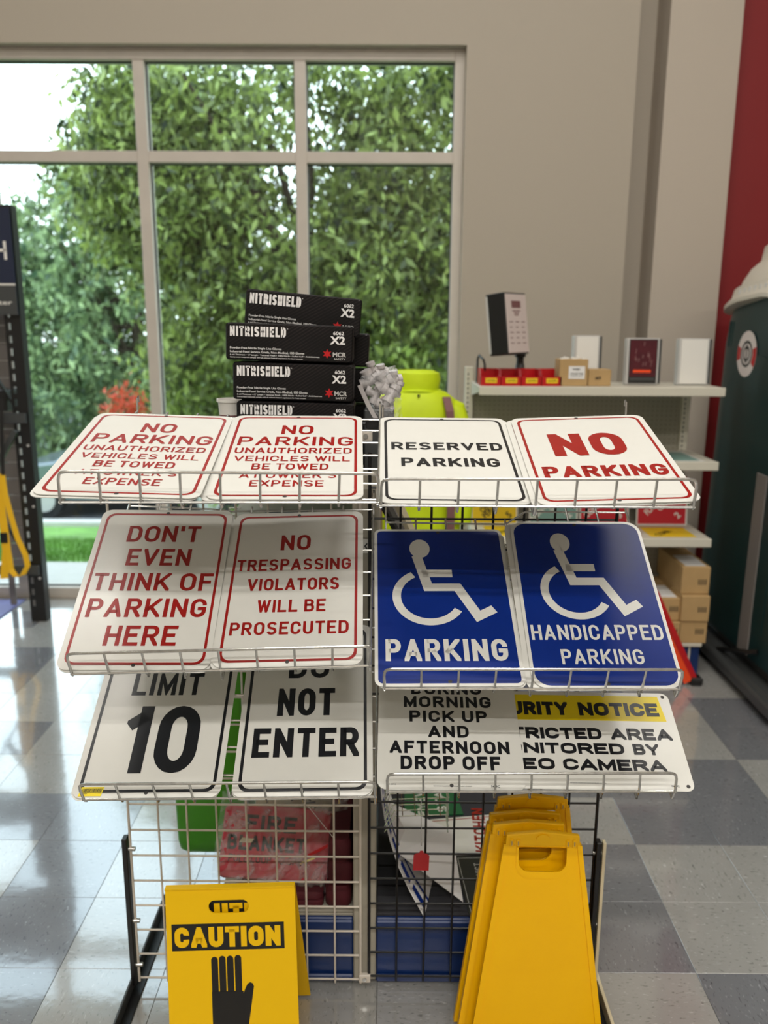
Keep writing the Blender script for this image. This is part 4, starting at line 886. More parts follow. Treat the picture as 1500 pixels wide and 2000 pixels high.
# contents, right side : signs lying on the dark deck
ZD = DZ+.001
def quad_sign(name, label, px, z, m, th=.003, group=None):
    P = [atz(u, v, z) for u, v in px]; c = sum(P, Vector())/4
    t = thing(name, label, 'sign', (c.x, c.y, z), None, group)
    mb = MB(); n = len(P); mb.add([(p.x, p.y, z) for p in P]+[(p.x, p.y, z+th) for p in P], [tuple(range(n)), tuple(range(2*n-1, n-1, -1))]+[(i, n+i, n+(i+1) % n, (i+1) % n) for i in range(n)])
    mb.build('plate', m, t); return t, P
def on_floor(z, p0, p1, hor):   # local frame on a horizontal surface: text runs from p0 to p1
    u = (p1-p0).normalized(); return frame(u, Vector((-u.y, u.x, 0)), (p0.x, p0.y, z))
t, P = quad_sign('desk_sign', 'black receptionist plate lying on the dark deck by the grid', [(889, 1674), (1000, 1672), (1060, 1790), (917, 1792)], ZD, M['black'], .003, 'small signs on the dark deck')
a, b = atz(924, 1772, ZD), atz(906, 1688, ZD); W = on_floor(ZD+.0035, a, b, 1); L_ = (b-a).length
mb = MB(W); letters(mb, 0, 'RECEPTIONIST', 0, L_*1.0, -.055, .026, wt=.14); mb.build('lettering', M['silver'], t)
bd = MB(); A_ = [atz(u, v, ZD) for u, v in [(894, 1678), (998, 1676), (1054, 1787), (921, 1788)]]
for i in range(4):
    for q in stroke_polys([(A_[i].x, A_[i].y), (A_[(i+1) % 4].x, A_[(i+1) % 4].y)], .002, False): bd.flat(q, ZD+.0034)
bd.build('border', M['silver'], t)
t, P = quad_sign('wall_sign', 'white kitchen sign with red letters lying behind the receptionist plate', [(840, 1602), (990, 1590), (1010, 1668), (850, 1672)], ZD, M['signwhite'], .003, 'small signs on the dark deck')
W = on_floor(ZD+.0035, atz(943, 1666, ZD), atz(930, 1560, ZD), 1); mb = MB(W); letters(mb, 0, 'KITCHEN', .0, .24, -.02, .042, wt=.2); mb.build('lettering', M['signred'], t)
bd = MB(); A_ = [atz(u, v, ZD) for u, v in [(843, 1606), (986, 1594)]]
for q in stroke_polys([(A_[0].x, A_[0].y), (A_[1].x, A_[1].y)], .004, False): bd.flat(q, ZD+.0034)
bd.build('border', M['signred'], t)
t, P = quad_sign('wall_sign', 'green eyewash station sign lying at the back of the dark deck', [(790, 1535), (884, 1530), (905, 1592), (790, 1597)], ZD, M['signgreen'], .004, 'small signs on the dark deck')
W = on_floor(ZD+.0045, atz(868, 1588, ZD), atz(846, 1500, ZD), 1); mb = MB(W); letters(mb, 0, 'STATION', 0, .27, -.012, .034, wt=.2); mb.build('lettering', M['signwhite'], t); mb = MB(W); letters(mb, 0, 'EYEWASH', -.02, .27, .055, .034, wt=.2)
mb.build('lettering', M['signwhite'], t)
# white board leaning across the deck
t = thing('white_board', 'large blank white board leaning over the dark deck', 'board', (.12, 2.25, ZD))
A0, A1, A2, A3 = atz(904, 1762, .235), at(884, 1640, 2.28), at(745, 1560, 2.42), at(776, 1666, 2.13)
A1 = at(882, 1622, 2.30)
nn = (A1-A0).cross(A3-A0).normalized()*.002
mb = MB(); Q = [A0, A1, A2, A3]; mb.add([tuple(p) for p in Q]+[tuple(p+nn) for p in Q], [(0, 1, 2, 3), (7, 6, 5, 4)]+[(i, (i+1) % 4, 4+(i+1) % 4, 4+i) for i in range(4)]); mb.build('board_sheet', M['paper'], t)
# bent white and blue sign standing by the slotted panel
t = thing('bent_sign', 'bent white sign with blue lettering standing beside the slotted panel', 'sign', (.06, 2.1, ZD))
prof = [(828, 1792, 2.03), (800, 1738, 2.06), (778, 1690, 2.10), (762, 1640, 2.15), (752, 1600, 2.20), (746, 1560, 2.26), (744, 1525, 2.32)]
A_ = [at(u, v, Y) for u, v, Y in prof]; A_[0] = atz(829, 1790, ZD+.001)
Bv = Vector((.035, .18, .0)); B_ = [p+Bv*(1-.1*i) for i, p in enumerate(A_)]; n = len(A_)
mb = MB(); off = Vector((-.002, .0, -.001)); mb.add([tuple(p) for p in A_+B_]+[tuple(p+off) for p in A_+B_], [(i, i+1, n+i+1, n+i) for i in range(n-1)]+[(2*n+i, 3*n+i, 3*n+i+1, 2*n+i+1) for i in range(n-1)]+[(i, 2*n+i, 2*n+i+1, i+1) for i in range(n-1)]+[(n+i, n+i+1, 3*n+i+1, 3*n+i) for i in range(n-1)]+[(0, n, 3*n, 2*n)])
mb.build('sheet', M['paper'], t, True)
mb = MB(); up_ = Vector((.001, -.0003, .0012))
for i in range(0, n-1):
    p, q = A_[i], A_[i+1]; p2, q2 = B_[i], B_[i+1]
    for f0, f1, s0, s1 in ((.10, .22, .1, .9), (.34, .40, .0, 1)):
        L3 = lambda s_, f: tuple(p.lerp(q, s_).lerp(p2.lerp(q2, s_), f)+up_)
        mb.face([L3(s0, f0), L3(s1, f0), L3(s1, f1), L3(s0, f1)])
mb.build('blue_lettering', M['signblue'], t)
# small wire basket behind the grid
t = thing('wire_basket', 'small chrome wire basket hanging behind the black grid above the board', 'basket', (.06, 2.1, .55))
zb0, xa, xb = .57, -.0, .17
for i in range(9):
    z = at(760, 1500+i*11, 2.1).z; MB().tube([(xa, 2.01, z), (xa+.0+.03*(i/8), 2.09, z-.004), (xb, 2.10, z-.004), (xb, 2.01, z)], .0016, 6).build('wire', M['chrome'], t, True)
for x in (.04, .075, .11, .145): MB().tube([(x, 2.093, at(760, 1500, 2.1).z), (x+.01, 2.093, at(760, 1590, 2.1).z)], .0016, 6).build('wire', M['chrome'], t, True)
# red tag hanging on a string from the black grid
tx_, tz_ = at(823, 1655, 1.975).x, at(823, 1655, 1.975).z
t = thing('hang_tag', 'red blank tag hanging on a thin wire in front of the black grid', 'tag', (tx_, 1.975, at(823, 1702, 1.975).z))
W = frame((1, 0, -.03), (.03, 0, 1), (tx_, 1.972, at(823, 1680, 1.975).z))
MB(W).poly([(-.021, -.028), (.021, -.028), (.021, .016), (.015, .022), (.006, .024), (.004, .031), (-.004, .031), (-.006, .024), (-.015, .022), (-.021, .016)], 0, .0015).build('tag_card', M['red'], t)
MB().tube([(tx_, 1.974, at(823, 1652, 1.975).z), (tx_-.002, 1.976, at(820, 1580, 1.975).z), (tx_-.003, 1.974, at(820, 1560, 1.975).z)], .0012, 5).build('hanger_wire', M['chrome'], t, True)

# ================================================================== GLOVE BOXES
def glove_box(px, pz, w, h, d, y, tilt, yaw, label, printed=True, group='stacked glove boxes'):
    u = Vector((math.cos(tilt)*math.cos(yaw), math.sin(yaw), math.sin(tilt))); upv = Vector((-math.sin(tilt), 0, math.cos(tilt)))
    W = frame(u, upv, (px, y, pz))      # origin: top left front corner ; local x right, y up, z towards viewer
    t = bpy.data.objects.new('glove_box', None); t.empty_display_size = .05; t.matrix_world = W @ Matrix.Translation((w/2, -h, -d/2)); lk(t, None, t.matrix_world.copy()); tag(t, label, 'box', group)
    # mesh axes: texture uses object coordinates
    t2 = MB(W); c_ = .007
    rg = [[(x, y_, z) for x, y_ in rrect(w-2*k, h-2*k, .008, 3, w/2, -h/2)] for z, k in ((-d, .004), (-d+.004, 0), (-.004, 0), (0, .003))]
    t2.loft(rg); o = t2.build('carton', M['carbon'], t)
    if not printed: return t
    x = lambda f: f*w
    p = MB(W); letters(p, .0006, 'NITRISHIELD', x(.035), x(.475), -h*.36, h*.27, wt=.21, gap=.22, aspect=.42); 
    ftext(p, 'TM', x(.48), x(.49), -h*.14, h*.03, .0006, .01)
    ftext(p, 'X2', x(.82), x(.94), -h*.49, h*.21, .0006, .035); ftext(p, '6062', x(.845), x(.93), -h*.245, h*.095, .0006, .02)
    ftext(p, 'Powder-Free Nitrile Single Use Gloves', x(.035), x(.44), -h*.70, h*.058, .0006, .012)
    ftext(p, 'Industrial-Food Service Grade, Non-Medical, 100 Gloves', x(.035), x(.62), -h*.80, h*.058, .0006, .012)
    ftext(p, '6 mil Thickness • 12" Length • Textured Finish • 100% Nitrile • Rolled Cuff • Ambidextrous', x(.035), x(.74), -h*.875, h*.040, .0006, .008)
    ftext(p, 'Component materials comply with all relevant federal regulations for food contact.', x(.035), x(.61), -h*.94, h*.034, .0006, .006)
    p.build('lettering', M['paper'], t)
    lg = MB(W); cx, cy, rr = x(.80), -h*.76, h*.13
    lg.flat([(cx+rr*(1 if k % 2 == 0 else .5)*math.cos(math.pi/2+k*math.pi/6), cy+rr*(1 if k % 2 == 0 else .5)*math.sin(math.pi/2+k*math.pi/6)) for k in range(12)], .0006); lg.build('red_emblem', M['red'], t)
    lg = MB(W); ftext(lg, 'MCR', x(.845), x(.95), -h*.83, h*.12, .0009, .03); ftext(lg, 'SAFETY', x(.855), x(.945), -h*.92, h*.055, .0009, .02); lg.build('brand_lettering', M['silver'], t)
    return t
glove_box(-.345, 1.894, .284, .092, .10, 2.105, -.085, .05, 'black glove box on top of the stack, tilted and set back')
glove_box(-.39, 1.814, .307, .088, .12, 2.06, -.028, .0, 'black glove box second from the top, sticking out furthest left')
glove_box(-.376, 1.720, .294, .090, .12, 2.06, -.022, .0, 'black glove box third from the top of the stack')
glove_box(-.370, 1.626, .289, .088, .12, 2.06, -.02, .0, 'black glove box just above the signs, lower half hidden')
glove_box(-.365, 1.534, .285, .086, .12, 2.07, .0, .0, 'lowest black glove box, hidden behind the top left signs', False)
for z, dx, lab in ((1.800, .0, 'black glove box at the top of the rear stack, only its right end visible'), (1.70, -.006, 'black glove box in the middle of the rear stack, only its right end visible'), (1.608, .002, 'black glove box low in the rear stack, only its right end visible'), (1.532, .0, 'bottom black glove box of the rear stack, hidden behind the signs')):
    glove_box(-.335+dx, z, .288, .084, .11, 2.215, -.02 if z < 1.79 else -.05, 0, lab, False)
t = thing('paper_cup', 'white paper cup standing left of the glove boxes', 'cup', (-.415, 2.2, 1.444))
cp = [(.026, 0), (.037, .165), (.041, .168), (.041, .175), (.038, .175), (.036, .165), (.026, .005)]
MB().lathe(cp, 24, (-.405, 2.2, 1.444)).build('cup_body', M['white'], t, True)
MB().lathe([(.0338, .115), (.0352, .135)], 24, (-.405, 2.2, 1.444)).build('red_band', M['tape'], t, True)
# bag of grey pipe fittings
t = thing('bag_of_fittings', 'clear bag of pale grey pipe fittings leaning right of the glove boxes', 'bag', (-.01, 2.24, 1.444))
R_ = random.Random(3)
def fitting(c, ax, r, L_):
    ax = Vector(ax).normalized(); c = Vector(c)
    mb = MB(); mb.tube([c-ax*L_/2, c-ax*L_/4, c-ax*L_/4, c+ax*L_/4, c+ax*L_/4, c+ax*L_/2], [r, r, r*.78, r*.78, r, r], 14)
    s_ = ax.cross(Vector((0, 1, .2))).normalized(); mb.tube([c, c+s_*L_*.38, c+s_*L_*.38, c+s_*L_*.62], [r*.74, r*.74, r, r], 14); mb.build('fitting', M['pipe'], t, True)
for (px_, py_, Y, ax, r, L_) in ((722, 745, 2.19, (.9, .1, .4), .015, .05), (735, 772, 2.18, (.4, .2, .9), .014, .05), (752, 748, 2.17, (.8, 0, .5), .014, .046), (765, 770, 2.16, (.5, .3, .8), .015, .05), (770, 742, 2.19, (.9, .3, .2), .012, .04), (750, 795, 2.16, (.8, .1, -.5), .014, .05), (728, 720+5, 2.21, (1, 0, .3), .012, .04), (778, 760, 2.19, (.3, .2, 1), .011, .04), (745, 728, 2.21, (.7, .4, .2), .012, .035)):
    fitting(at(px_, py_, Y), ax, r, L_)
W = None
bmb = MB(); V = []; nx_, ny_ = 18, 16; C4 = [at(702, 738, 2.16), at(775, 712, 2.16), at(788, 822, 2.15), at(742, 840, 2.15)]; R2 = np.random.default_rng(6)
for j in range(ny_+1):
    for i in range(nx_+1):
        u, v = i/nx_, j/ny_; p = C4[0].lerp(C4[1], u).lerp(C4[3].lerp(C4[2], u), v); e = (1-(2*u-1)**4)*(1-(2*v-1)**4)
        V.append((p.x+R2.normal(0, .0015), p.y-.035*e+R2.normal(0, .003), p.z+R2.normal(0, .0015)))
bmb.add(V, [(j*(nx_+1)+i, j*(nx_+1)+i+1, (j+1)*(nx_+1)+i+1, (j+1)*(nx_+1)+i) for j in range(ny_) for i in range(nx_)]); bmb.build('plastic_bag', M['bag'], t)
a, b = at(702, 752, 2.13), at(741, 830, 2.13)
MB().ribbon([a, a.lerp(b, .5)+Vector((-.003, 0, 0)), b], (.010, 0, .004), .003).build('bag_seam', M['pipe'], t)
# dark box under the fittings
MBB = cuboid_thing('small_crate', 'stack of dark flat cartons under the bag of fittings', 'box', (-.06, 2.13, 1.444), (.018, 2.36, 1.60), M['darkmetal'], .004)
# papers hanging at the right side of the gondola
for i, (p0, p1, m) in enumerate((((778, 985), (800, 1032), M['creampaper']), ((765, 985), (790, 1034), M['silver']), ((750, 985), (776, 1036), M['darkmetal']))):
    A_, B_ = at(p0[0], p0[1], 2.12+.03*i), at(p1[0], p1[1], 2.12+.03*i)
    t = thing('flat_package', ['cream flat package leaning at the right of the shelving', 'silver grey flat package leaning between the cream and the dark ones', 'dark flat package leaning nearest the upright'][i], 'package', (A_.x, A_.y, B_.z-.3), None, 'flat packages behind the black grid')
    d = (B_-A_).normalized(); B2 = B_+d*.05; A2 = A_-d*.03
    MB().ribbon([A2, B2], (.012, .03, 0), .012).build('packet', m, t)
# ================================================================== YELLOW CAUTION A-FRAME
TLc, TRc = at(322, 1736, 1.80), at(575, 1729, 1.80)
Wc = (TRc-TLc).length
def corr_panel(W, w, h, slot, name, parent, th=.004):
    mb = MB(W); outer = [(-w/2, -h), (w/2, -h), (w/2, 0), (-w/2, 0)]
    sx, sy, sw, sh = slot; inner = rrect(sw, sh, sh/2-.0005, 6, sx, sy); mb.ring(outer, inner, (sx, sy), -th, 0, 48); return mb.build(name, M['yellow'], parent)
ct = thing('caution_sign', 'yellow corrugated caution A-frame sign with a black hand, in front of the cream grid', 'floor sign', ((TLc.x+TRc.x)/2, 1.78, 0))
topc = (TLc+TRc)/2; uc = (TRc-TLc).normalized()
Wf_ = frame(uc, (0, .215, .977), topc)         # front panel: origin top centre, y up
corr_panel(Wf_, Wc, .478, (-.004+.0, -.0475, .099, .032), 'front_panel', ct)
mb = MB(Wf_); mb.flat([(-.146, -.1535), (.130, -.1535), (.130, -.088), (-.146, -.088)], .0004); mb.build('black_band', M['black'], ct)
mb = MB(Wf_); letters(mb, .0008, 'CAUTION', -.139, .121, -.146, .050, wt=.28, gap=.15, aspect=.62); mb.build('lettering', M['yellow'], ct)
hd_ = MB(Wf_); x0 = -.052
fy = -.331
hd_.flat([(-.052, -.40), (.026, -.40), (.026, -.255), (-.052, -.255)], .0004)
for i in range(4):
    fx = -.052+.0192*i+.0090; wd = .0082; tp = (-.178, -.176, -.176, -.175)[i]
    hd_.flat([(fx-wd, -.256), (fx+wd, -.256), (fx+wd, tp)]+[(fx+wd*math.cos(a*math.pi/8), tp+wd*math.sin(a*math.pi/8)) for a in range(1, 8)]+[(fx-wd, tp)], .0004)
hd_.flat([(.0255, -.262), (.030, -.250), (.036, -.238), (.043, -.234), (.049, -.237), (.052, -.244), (.050, -.256), (.043, -.30), (.036, -.34), (.026, -.355)], .0004)
hd_.flat([(-.052, -.3995), (-.046, -.415), (.02, -.415), (.026, -.3995)], .0004)
hd_.build('black_hand', M['black'], ct)
# fold strip and rear panel
Wb_ = frame(uc, (0, -.31, .951), topc+Vector((0, .008, 0)))
corr_panel(Wb_, Wc, .487, (-.004, -.0475, .099, .032), 'rear_panel', ct)
MB(frame(uc, (0, 1, 0), topc+Vector((0, .002, -.001)))).poly([(-Wc/2, -.006), (Wc/2, -.006), (Wc/2, .008), (-Wc/2, .008)], -.002, .002).build('fold', M['yellow'], ct)
# second, folded sign nested behind the front panel
c2 = thing('caution_sign', 'second folded caution sign tucked inside the front one, seen through its handle slot', 'floor sign', (topc.x+.008, 1.80, 0))
W2_ = frame(uc, (0, .10, .995), topc+Vector((.006, .006, -.024)))
mb = MB(W2_); mb.poly([(-.138, -.44), (.138, -.44), (.138, 0), (-.138, 0)], -.004, 0); mb.build('panel', M['yellow'], c2)
mb = MB(W2_); mb.flat([(-.132, -.085), (.128, -.085), (.128, -.0155), (-.132, -.0155)], .0004); mb.build('black_band', M['black'], c2)
mb = MB(W2_); letters(mb, .0008, 'CAUTION', -.127, .119, -.075, .052, wt=.28, gap=.15, aspect=.62); mb.build('lettering', M['yellow'], c2)

# ================================================================== YELLOW MOULDED FLOOR SIGNS
def cone_sign(px, y, top, lean, rotz, label):
    """moulded wet floor sign, folded; top centre seen at px"""
    P = at(px[0], px[1], y); H = P.z/math.cos(lean)
    u = Vector((math.cos(rotz), math.sin(rotz), .0)); W = frame(u, (0, math.sin(lean), math.cos(lean)), P)
    foot = P-Vector((0, math.sin(lean), math.cos(lean)))*H
    t = thing('floor_sign', label, 'floor sign', (foot.x, foot.y, 0), None, 'folded yellow floor signs')
    wt_, wb_ = .092, .172; H -= .006
    def side(y_): return wt_+(wb_-wt_)*(-y_/H)
    # body panel with handle window
    hx, hy, hw, hh = 0, -.069, .118, .064
    outer = [(-side(-H), -H), (side(-H), -H), (side(-.03), -.03), (-side(-.03), -.03)]
    inner = [(-hw/2, hy+hh/2), (-hw/2, hy-hh/2+.026)]+[(-hw/2+.026-.026*math.cos(a*math.pi/12), hy-hh/2+.026-.026*math.sin(a*math.pi/12)) for a in range(1, 7)]+[(hw/2-.026+.026*math.sin(a*math.pi/12), hy-hh/2+.026-.026*math.cos(a*math.pi/12)) for a in range(0, 6)]+[(hw/2, hy-hh/2+.026), (hw/2, hy+hh/2)]
    mb = MB(W); mb.ring(outer, inner, (0, hy), -.004, 0, 64); b = mb.build('panel', M['yellowp'], t)
    # raised outer rims left and right, handle rim
    rm = MB(W)
    for s_ in (-1, 1):
        a0, a1 = side(-.03)*s_, side(-H)*s_
        i0, i1 = a0-.012*s_, a1-.016*s_
        rm.poly([(a0, -.03), (a1, -H), (i1, -H), (i0, -.03)][::s_], -.0135, .0028)
    rm.build('side_rim', M['yellowp'], t)
    rm = MB(W); outr = [(-hw/2-.006, hy+hh/2), (-hw/2-.006, hy-hh/2+.01)]+[(-hw/2-.006+.036-.036*math.cos(a*math.pi/12), hy-hh/2-.018+.036-.036*math.sin(a*math.pi/12)) for a in range(1, 7)]+[(hw/2+.006-.036+.036*math.sin(a*math.pi/12), hy-hh/2-.018+.036-.036*math.cos(a*math.pi/12)) for a in range(0, 6)]+[(hw/2+.006, hy-hh/2+.01), (hw/2+.006, hy+hh/2)]
    rm.ring(outr, inner, (0, hy), -.003, .0022, 64); rm.build('handle_rim', M['yellowp'], t)
    # hinge bar : tapered cap, round boss, slotted lugs
    hb = MB(W); hb.poly([(-wt_, -.033), (wt_, -.033), (wt_-.002, -.006), (.0, .0035), (-wt_+.002, -.006)], -.014, .002); ho = hb.build('hinge_bar', M['yellowp'], t)
    md = ho.modifiers.new('bev', 'BEVEL'); md.width = .003; md.segments = 2; md.limit_method = 'ANGLE'
    bs_ = MB(W); bs_.poly([(.017*math.cos(a*math.pi/14), -.016+.014*math.sin(a*math.pi/14)) for a in range(28)], .001, .0052); bs_.build('round_boss', M['yellowp'], t)
    for s_ in (-1, 1):
        for k_ in (0, .016):
            sx = s_*(.061+k_); lg = MB(W); lg.bbox((sx-.0045, -.034, .001), (sx+.0045, -.016, .0055), .001); l_ = lg.build('hinge_lug', M['yellowp'], t)
            sl_ = MB(W); sl_.flat([(sx-.0015, -.031), (sx+.0015, -.031), (sx+.0015, -.020), (sx-.0015, -.020)], .0058); sl_.build('slot', M['kraft'], l_)
    # rear leaf of the folded sign
    mb = MB(W); mb.poly([(-side(-H)+.008, -H+.01), (side(-H)-.008, -H+.01), (side(-.2)-.006, -.2), (side(-.12)-.006, -.135), (-side(-.12)+.006, -.135), (-side(-.2)+.006, -.2)], -.0130, -.0105); mb.build('rear_leaf', M['yellowp'], t)
    return t
cone_sign((1041, 1556), 1.950, 0, .03, .0, 'rearmost and tallest showing yellow folding floor sign of the four')
cone_sign((1026, 1586), 1.916, 0, .055, .03, 'third yellow folding floor sign from the front, its top edge second highest')
cone_sign((1033, 1606), 1.882, 0, .075, .02, 'second yellow folding floor sign from the front, mostly covered')
cone_sign((1061, 1627), 1.845, 0, .10, -.02, 'frontmost yellow folding floor sign with its handle opening in full view')

# ================================================================== FAR GONDOLA BY THE WALL
Yf = 4.15
fx0, fx1 = at(935, 770, Yf).x, at(1416, 765, Yf).x
fg = thing('gondola_shelving', 'beige shelving unit with pegboard back against the wall by the window', 'shelving', ((fx0+fx1)/2, 4.4, 0))
zt = at(1300, 757, Yf).z
for x in (fx0-.03, fx1-.06):
    MB().bbox((x, 4.56, 0), (x+.045, 4.62, zt+.075), .003).build('upright', M['beigelight'], fg)
    sm = MB()
    for k in range(56): sm.box((x+.012, 4.5593, .15+k*.0254), (x+.018, 4.5602, .162+k*.0254))
    sm.build('slot_row', M['slotdark'], fg, kind='stuff')
MB().box((fx0+.015, 4.585, .15), (fx1-.06, 4.60, zt-.03)).build('back_panel', M['peg'], fg)
for nm, zz in (('top', zt), ('mid', at(1300, 902, Yf).z), ('low', at(1300, 1052, Yf).z)):
    MB().bbox((fx0, Yf, zz-.018), (fx1, 4.56, zz), .003).build('shelf_board', M['beigelight'], fg)
    MB().bbox((fx0, Yf-.012, zz-.042), (fx1, Yf, zz+.002), .003).build('price_channel', M['beigelight'], fg)
    for x in (fx0+.002, fx1-.006): MB().add([(x, Yf+.02, zz-.03), (x, 4.56, zz-.075), (x, 4.56, zz-.018), (x, Yf+.02, zz-.018), (x+.003, Yf+.02, zz-.03), (x+.003, 4.56, zz-.075), (x+.003, 4.56, zz-.018), (x+.003, Yf+.02, zz-.018)], [(0, 1, 2, 3), (7, 6, 5, 4), (0, 4, 5, 1), (1, 5, 6, 2), (2, 6, 7, 3), (3, 7, 4, 0)]).build('bracket', M['beigelight'], fg)
MB().bbox((fx0, Yf-.01, .17), (fx1+.0, 4.56, .19), .003).build('base_deck', M['beigelight'], fg)
MB().bbox((fx0, Yf+.02, 0), (fx1+.0, Yf+.04, .17), .003).build('kick_plate', M['blue'], fg)
MB().bbox((fx1-.012, Yf+.04, 0), (fx1, 4.56, .17), .003).build('side_plate', M['blue'], fg)
MB().bbox((fx1-.06, Yf+.012, .01), (fx1-.05, Yf+.02, .165), .001).build('kick_clip', M['beigelight'], fg)
zT = zt+.0005
# red parts bins
bx0 = at(938, 740, 4.22).x; bx1 = at(1096, 740, 4.22).x; bw = (bx1-bx0)/4
for i, lab in enumerate(('leftmost red parts bin on the far shelf', 'second red parts bin from the left on the far shelf', 'third red parts bin from the left on the far shelf', 'rightmost red parts bin, beside the kraft box')):
    x = bx0+i*bw+.002; w_ = bw-.004
    t = thing('parts_bin', lab, 'bin', (x+w_/2, 4.30, zT), None, 'red parts bins')
    S_ = frame((0, 1, 0), (0, 0, 1), (x, 4.20, zT))
    sd = [(0, 0), (.17, 0), (.17, .078), (.055, .078), (.035, .045), (.0, .045)]
    for xx in (0, w_-.003): m_ = MB(frame((0, 1, 0), (0, 0, 1), (x+xx, 4.20, zT))); m_.poly(sd, 0, .003); m_.build('side_wall', M['red'], t)
    MB().box((x+.003, 4.20, zT), (x+w_-.003, 4.37, zT+.003)).build('bottom', M['red'], t); MB().box((x+.003, 4.367, zT+.003), (x+w_-.003, 4.37, zT+.078)).build('rear_wall', M['red'], t)
    MB().box((x+.003, 4.20, zT+.003), (x+w_-.003, 4.203, zT+.045)).build('front_lip', M['red'], t)
    lb = MB().box((x+.022, 4.1985, zT+.014), (x+w_-.018, 4.1998, zT+.038)).build('label_card', M['hazyellow'], t)
    tm = MB(frame((1, 0, 0), (0, 0, 1), (x+.03, 4.198, zT+.022))); ftext(tm, 'CAUTION', 0, w_-.055, 0, .008, .0003, .02); tm.build('label_print', M['black'], lb)
# black wire stand left end
t = thing('wire_hook', 'black bent wire hook standing at the left end of the far shelf', 'hook', (at(940, 725, 4.35).x, 4.35, zT))
MB().tube([at(931, 752, 4.42), at(933, 700, 4.42), at(936, 694, 4.42), at(944, 702, 4.36), at(947, 712, 4.36), at(946, 752, 4.40)], .006, 8).build('wire', M['blackmetal'], t, True)
# swivelling notice display
dsp = thing('notice_display', 'black tilted display box with a printed notice on a round stand', 'display', (at(1012, 722, 4.42).x, 4.42, zT))
cxd, cyd = at(1015, 722, 4.44).x, 4.44
MB().lathe([(.075, 0), (.075, .01), (.05, .035), (.028, .06), (.022, .10), (0.001, .10)], 24, (cxd, cyd, zT)).build('round_base', M['darkmetal'], dsp, True)
MB().lathe([(.02, .09), (.02, .13), (.03, .135), (.03, .165), (.001, .165)], 16, (cxd, cyd, zT)).build('swivel', M['blackmetal'], dsp, True)
yaw_, lean_ = math.radians(52), .09
ux = Vector((math.cos(yaw_), math.sin(yaw_), 0)).normalized()
upd = Vector((-.115, .06, 1)).normalized(); ox = at(1034, 690, 4.36)
Wd = frame(ux, upd, ox)   # right bottom corner of the paper face, x right
w_, h_, d_ = .215, .300, .105
Wd = Wd @ Matrix.Translation((-w_, 0, 0))
bd_ = MB(Wd); bd_.bbox((0, 0, -d_), (w_, h_, 0), .004); bd_.build('box', M['blackmetal'], dsp)
MB(Wd).bbox((.008, .006, .0), (w_-.006, h_-.008, .003), .001).build('notice_sheet', M['pinkpaper'], dsp)
pr = MB(Wd); pr.flat([(.06, h_-.075), (.15, h_-.075), (.15, h_-.040), (.06, h_-.040)], .0036); pr.build('notice_banner', M['tape'], dsp)
pr = MB(Wd)
for r_, (a, b) in enumerate(((.065, .145), (.08, .13), (.085, .125))): pr.flat([(a, h_-.092-r_*.010), (b, h_-.092-r_*.010), (b, h_-.087-r_*.010), (a, h_-.087-r_*.010)], .0036)
for r_ in range(5):
    for c_ in range(3): pr.flat([(.03+c_*.06, .155-r_*.026), (.065+c_*.06-(r_ % 2)*.01, .155-r_*.026), (.065+c_*.06-(r_ % 2)*.01, .159-r_*.026), (.03+c_*.06, .159-r_*.026)], .0036)
pr.build('notice_print', M['tape'], dsp)
MB(Wd).bbox((-.002, .01, -d_+.0), (-.0005, h_-.01, -d_+.012), .0004).build('edge_strip', M['silver'], dsp)
# kraft boxes on the far shelf
def kbox(name, label, a, b, group=None, flaps=False):
    t = thing(name, label, 'box', ((a[0]+b[0])/2, (a[1]+b[1])/2, a[2]), None, group); MB().bbox(a, b, .003).build('carton', M['kraft'], t); return t
k1 = kbox('cardboard_box', 'kraft box with white label standing next to the red bins', (at(1092, 750, 4.2).x, 4.20, zT), (at(1147, 750, 4.2).x, 4.33, at(1120, 702, 4.2).z))
lbx = at(1110, 740, 4.198); W = frame((1, 0, 0), (0, 0, 1), (lbx.x, 4.1985, at(1110, 740, 4.198).z))
lo = MB(W); lo.poly([(0, 0), (.08, 0), (.08, .062), (0, .062)], 0, .001); lo = lo.build('white_label', M['paper'], k1)
m_ = MB(W); ftext(m_, 'WIRE', .018, .055, .042, .010, .0014, .03); ftext(m_, 'CONNECTORS', .008, .072, .020, .010, .0014, .02); m_.flat([(.01, .012), (.07, .012), (.07, .014), (.01, .014)], .0014); m_.build('label_print', M['black'], lo)
pb = MB()
for i in range(7):
    x = at(1096+i*7, 700, 4.22).x; pb.bbox((x, 4.22+.02*(i % 3), at(1120, 702, 4.2).z-.006), (x+.014, 4.25+.02*(i % 3), at(1120, 702, 4.2).z+.007+.004*(i % 2)), .003)
pb.build('foam_pieces', M['white'], k1, kind='stuff')
k2 = kbox('cardboard_box', 'low open kraft box right of the labelled box on the far shelf', (at(1149, 750, 4.2).x, 4.21, zT), (at(1194, 750, 4.2).x, 4.33, at(1160, 722, 4.2).z))
m_ = MB(frame((1, 0, 0), (0, 0, 1), (at(1163, 741, 4.2).x, 4.209, at(1163, 741, 4.2).z))); ftext(m_, '#5', 0, .03, 0, .014, .0004, .02); m_.build('pen_mark', M['black'], k2)
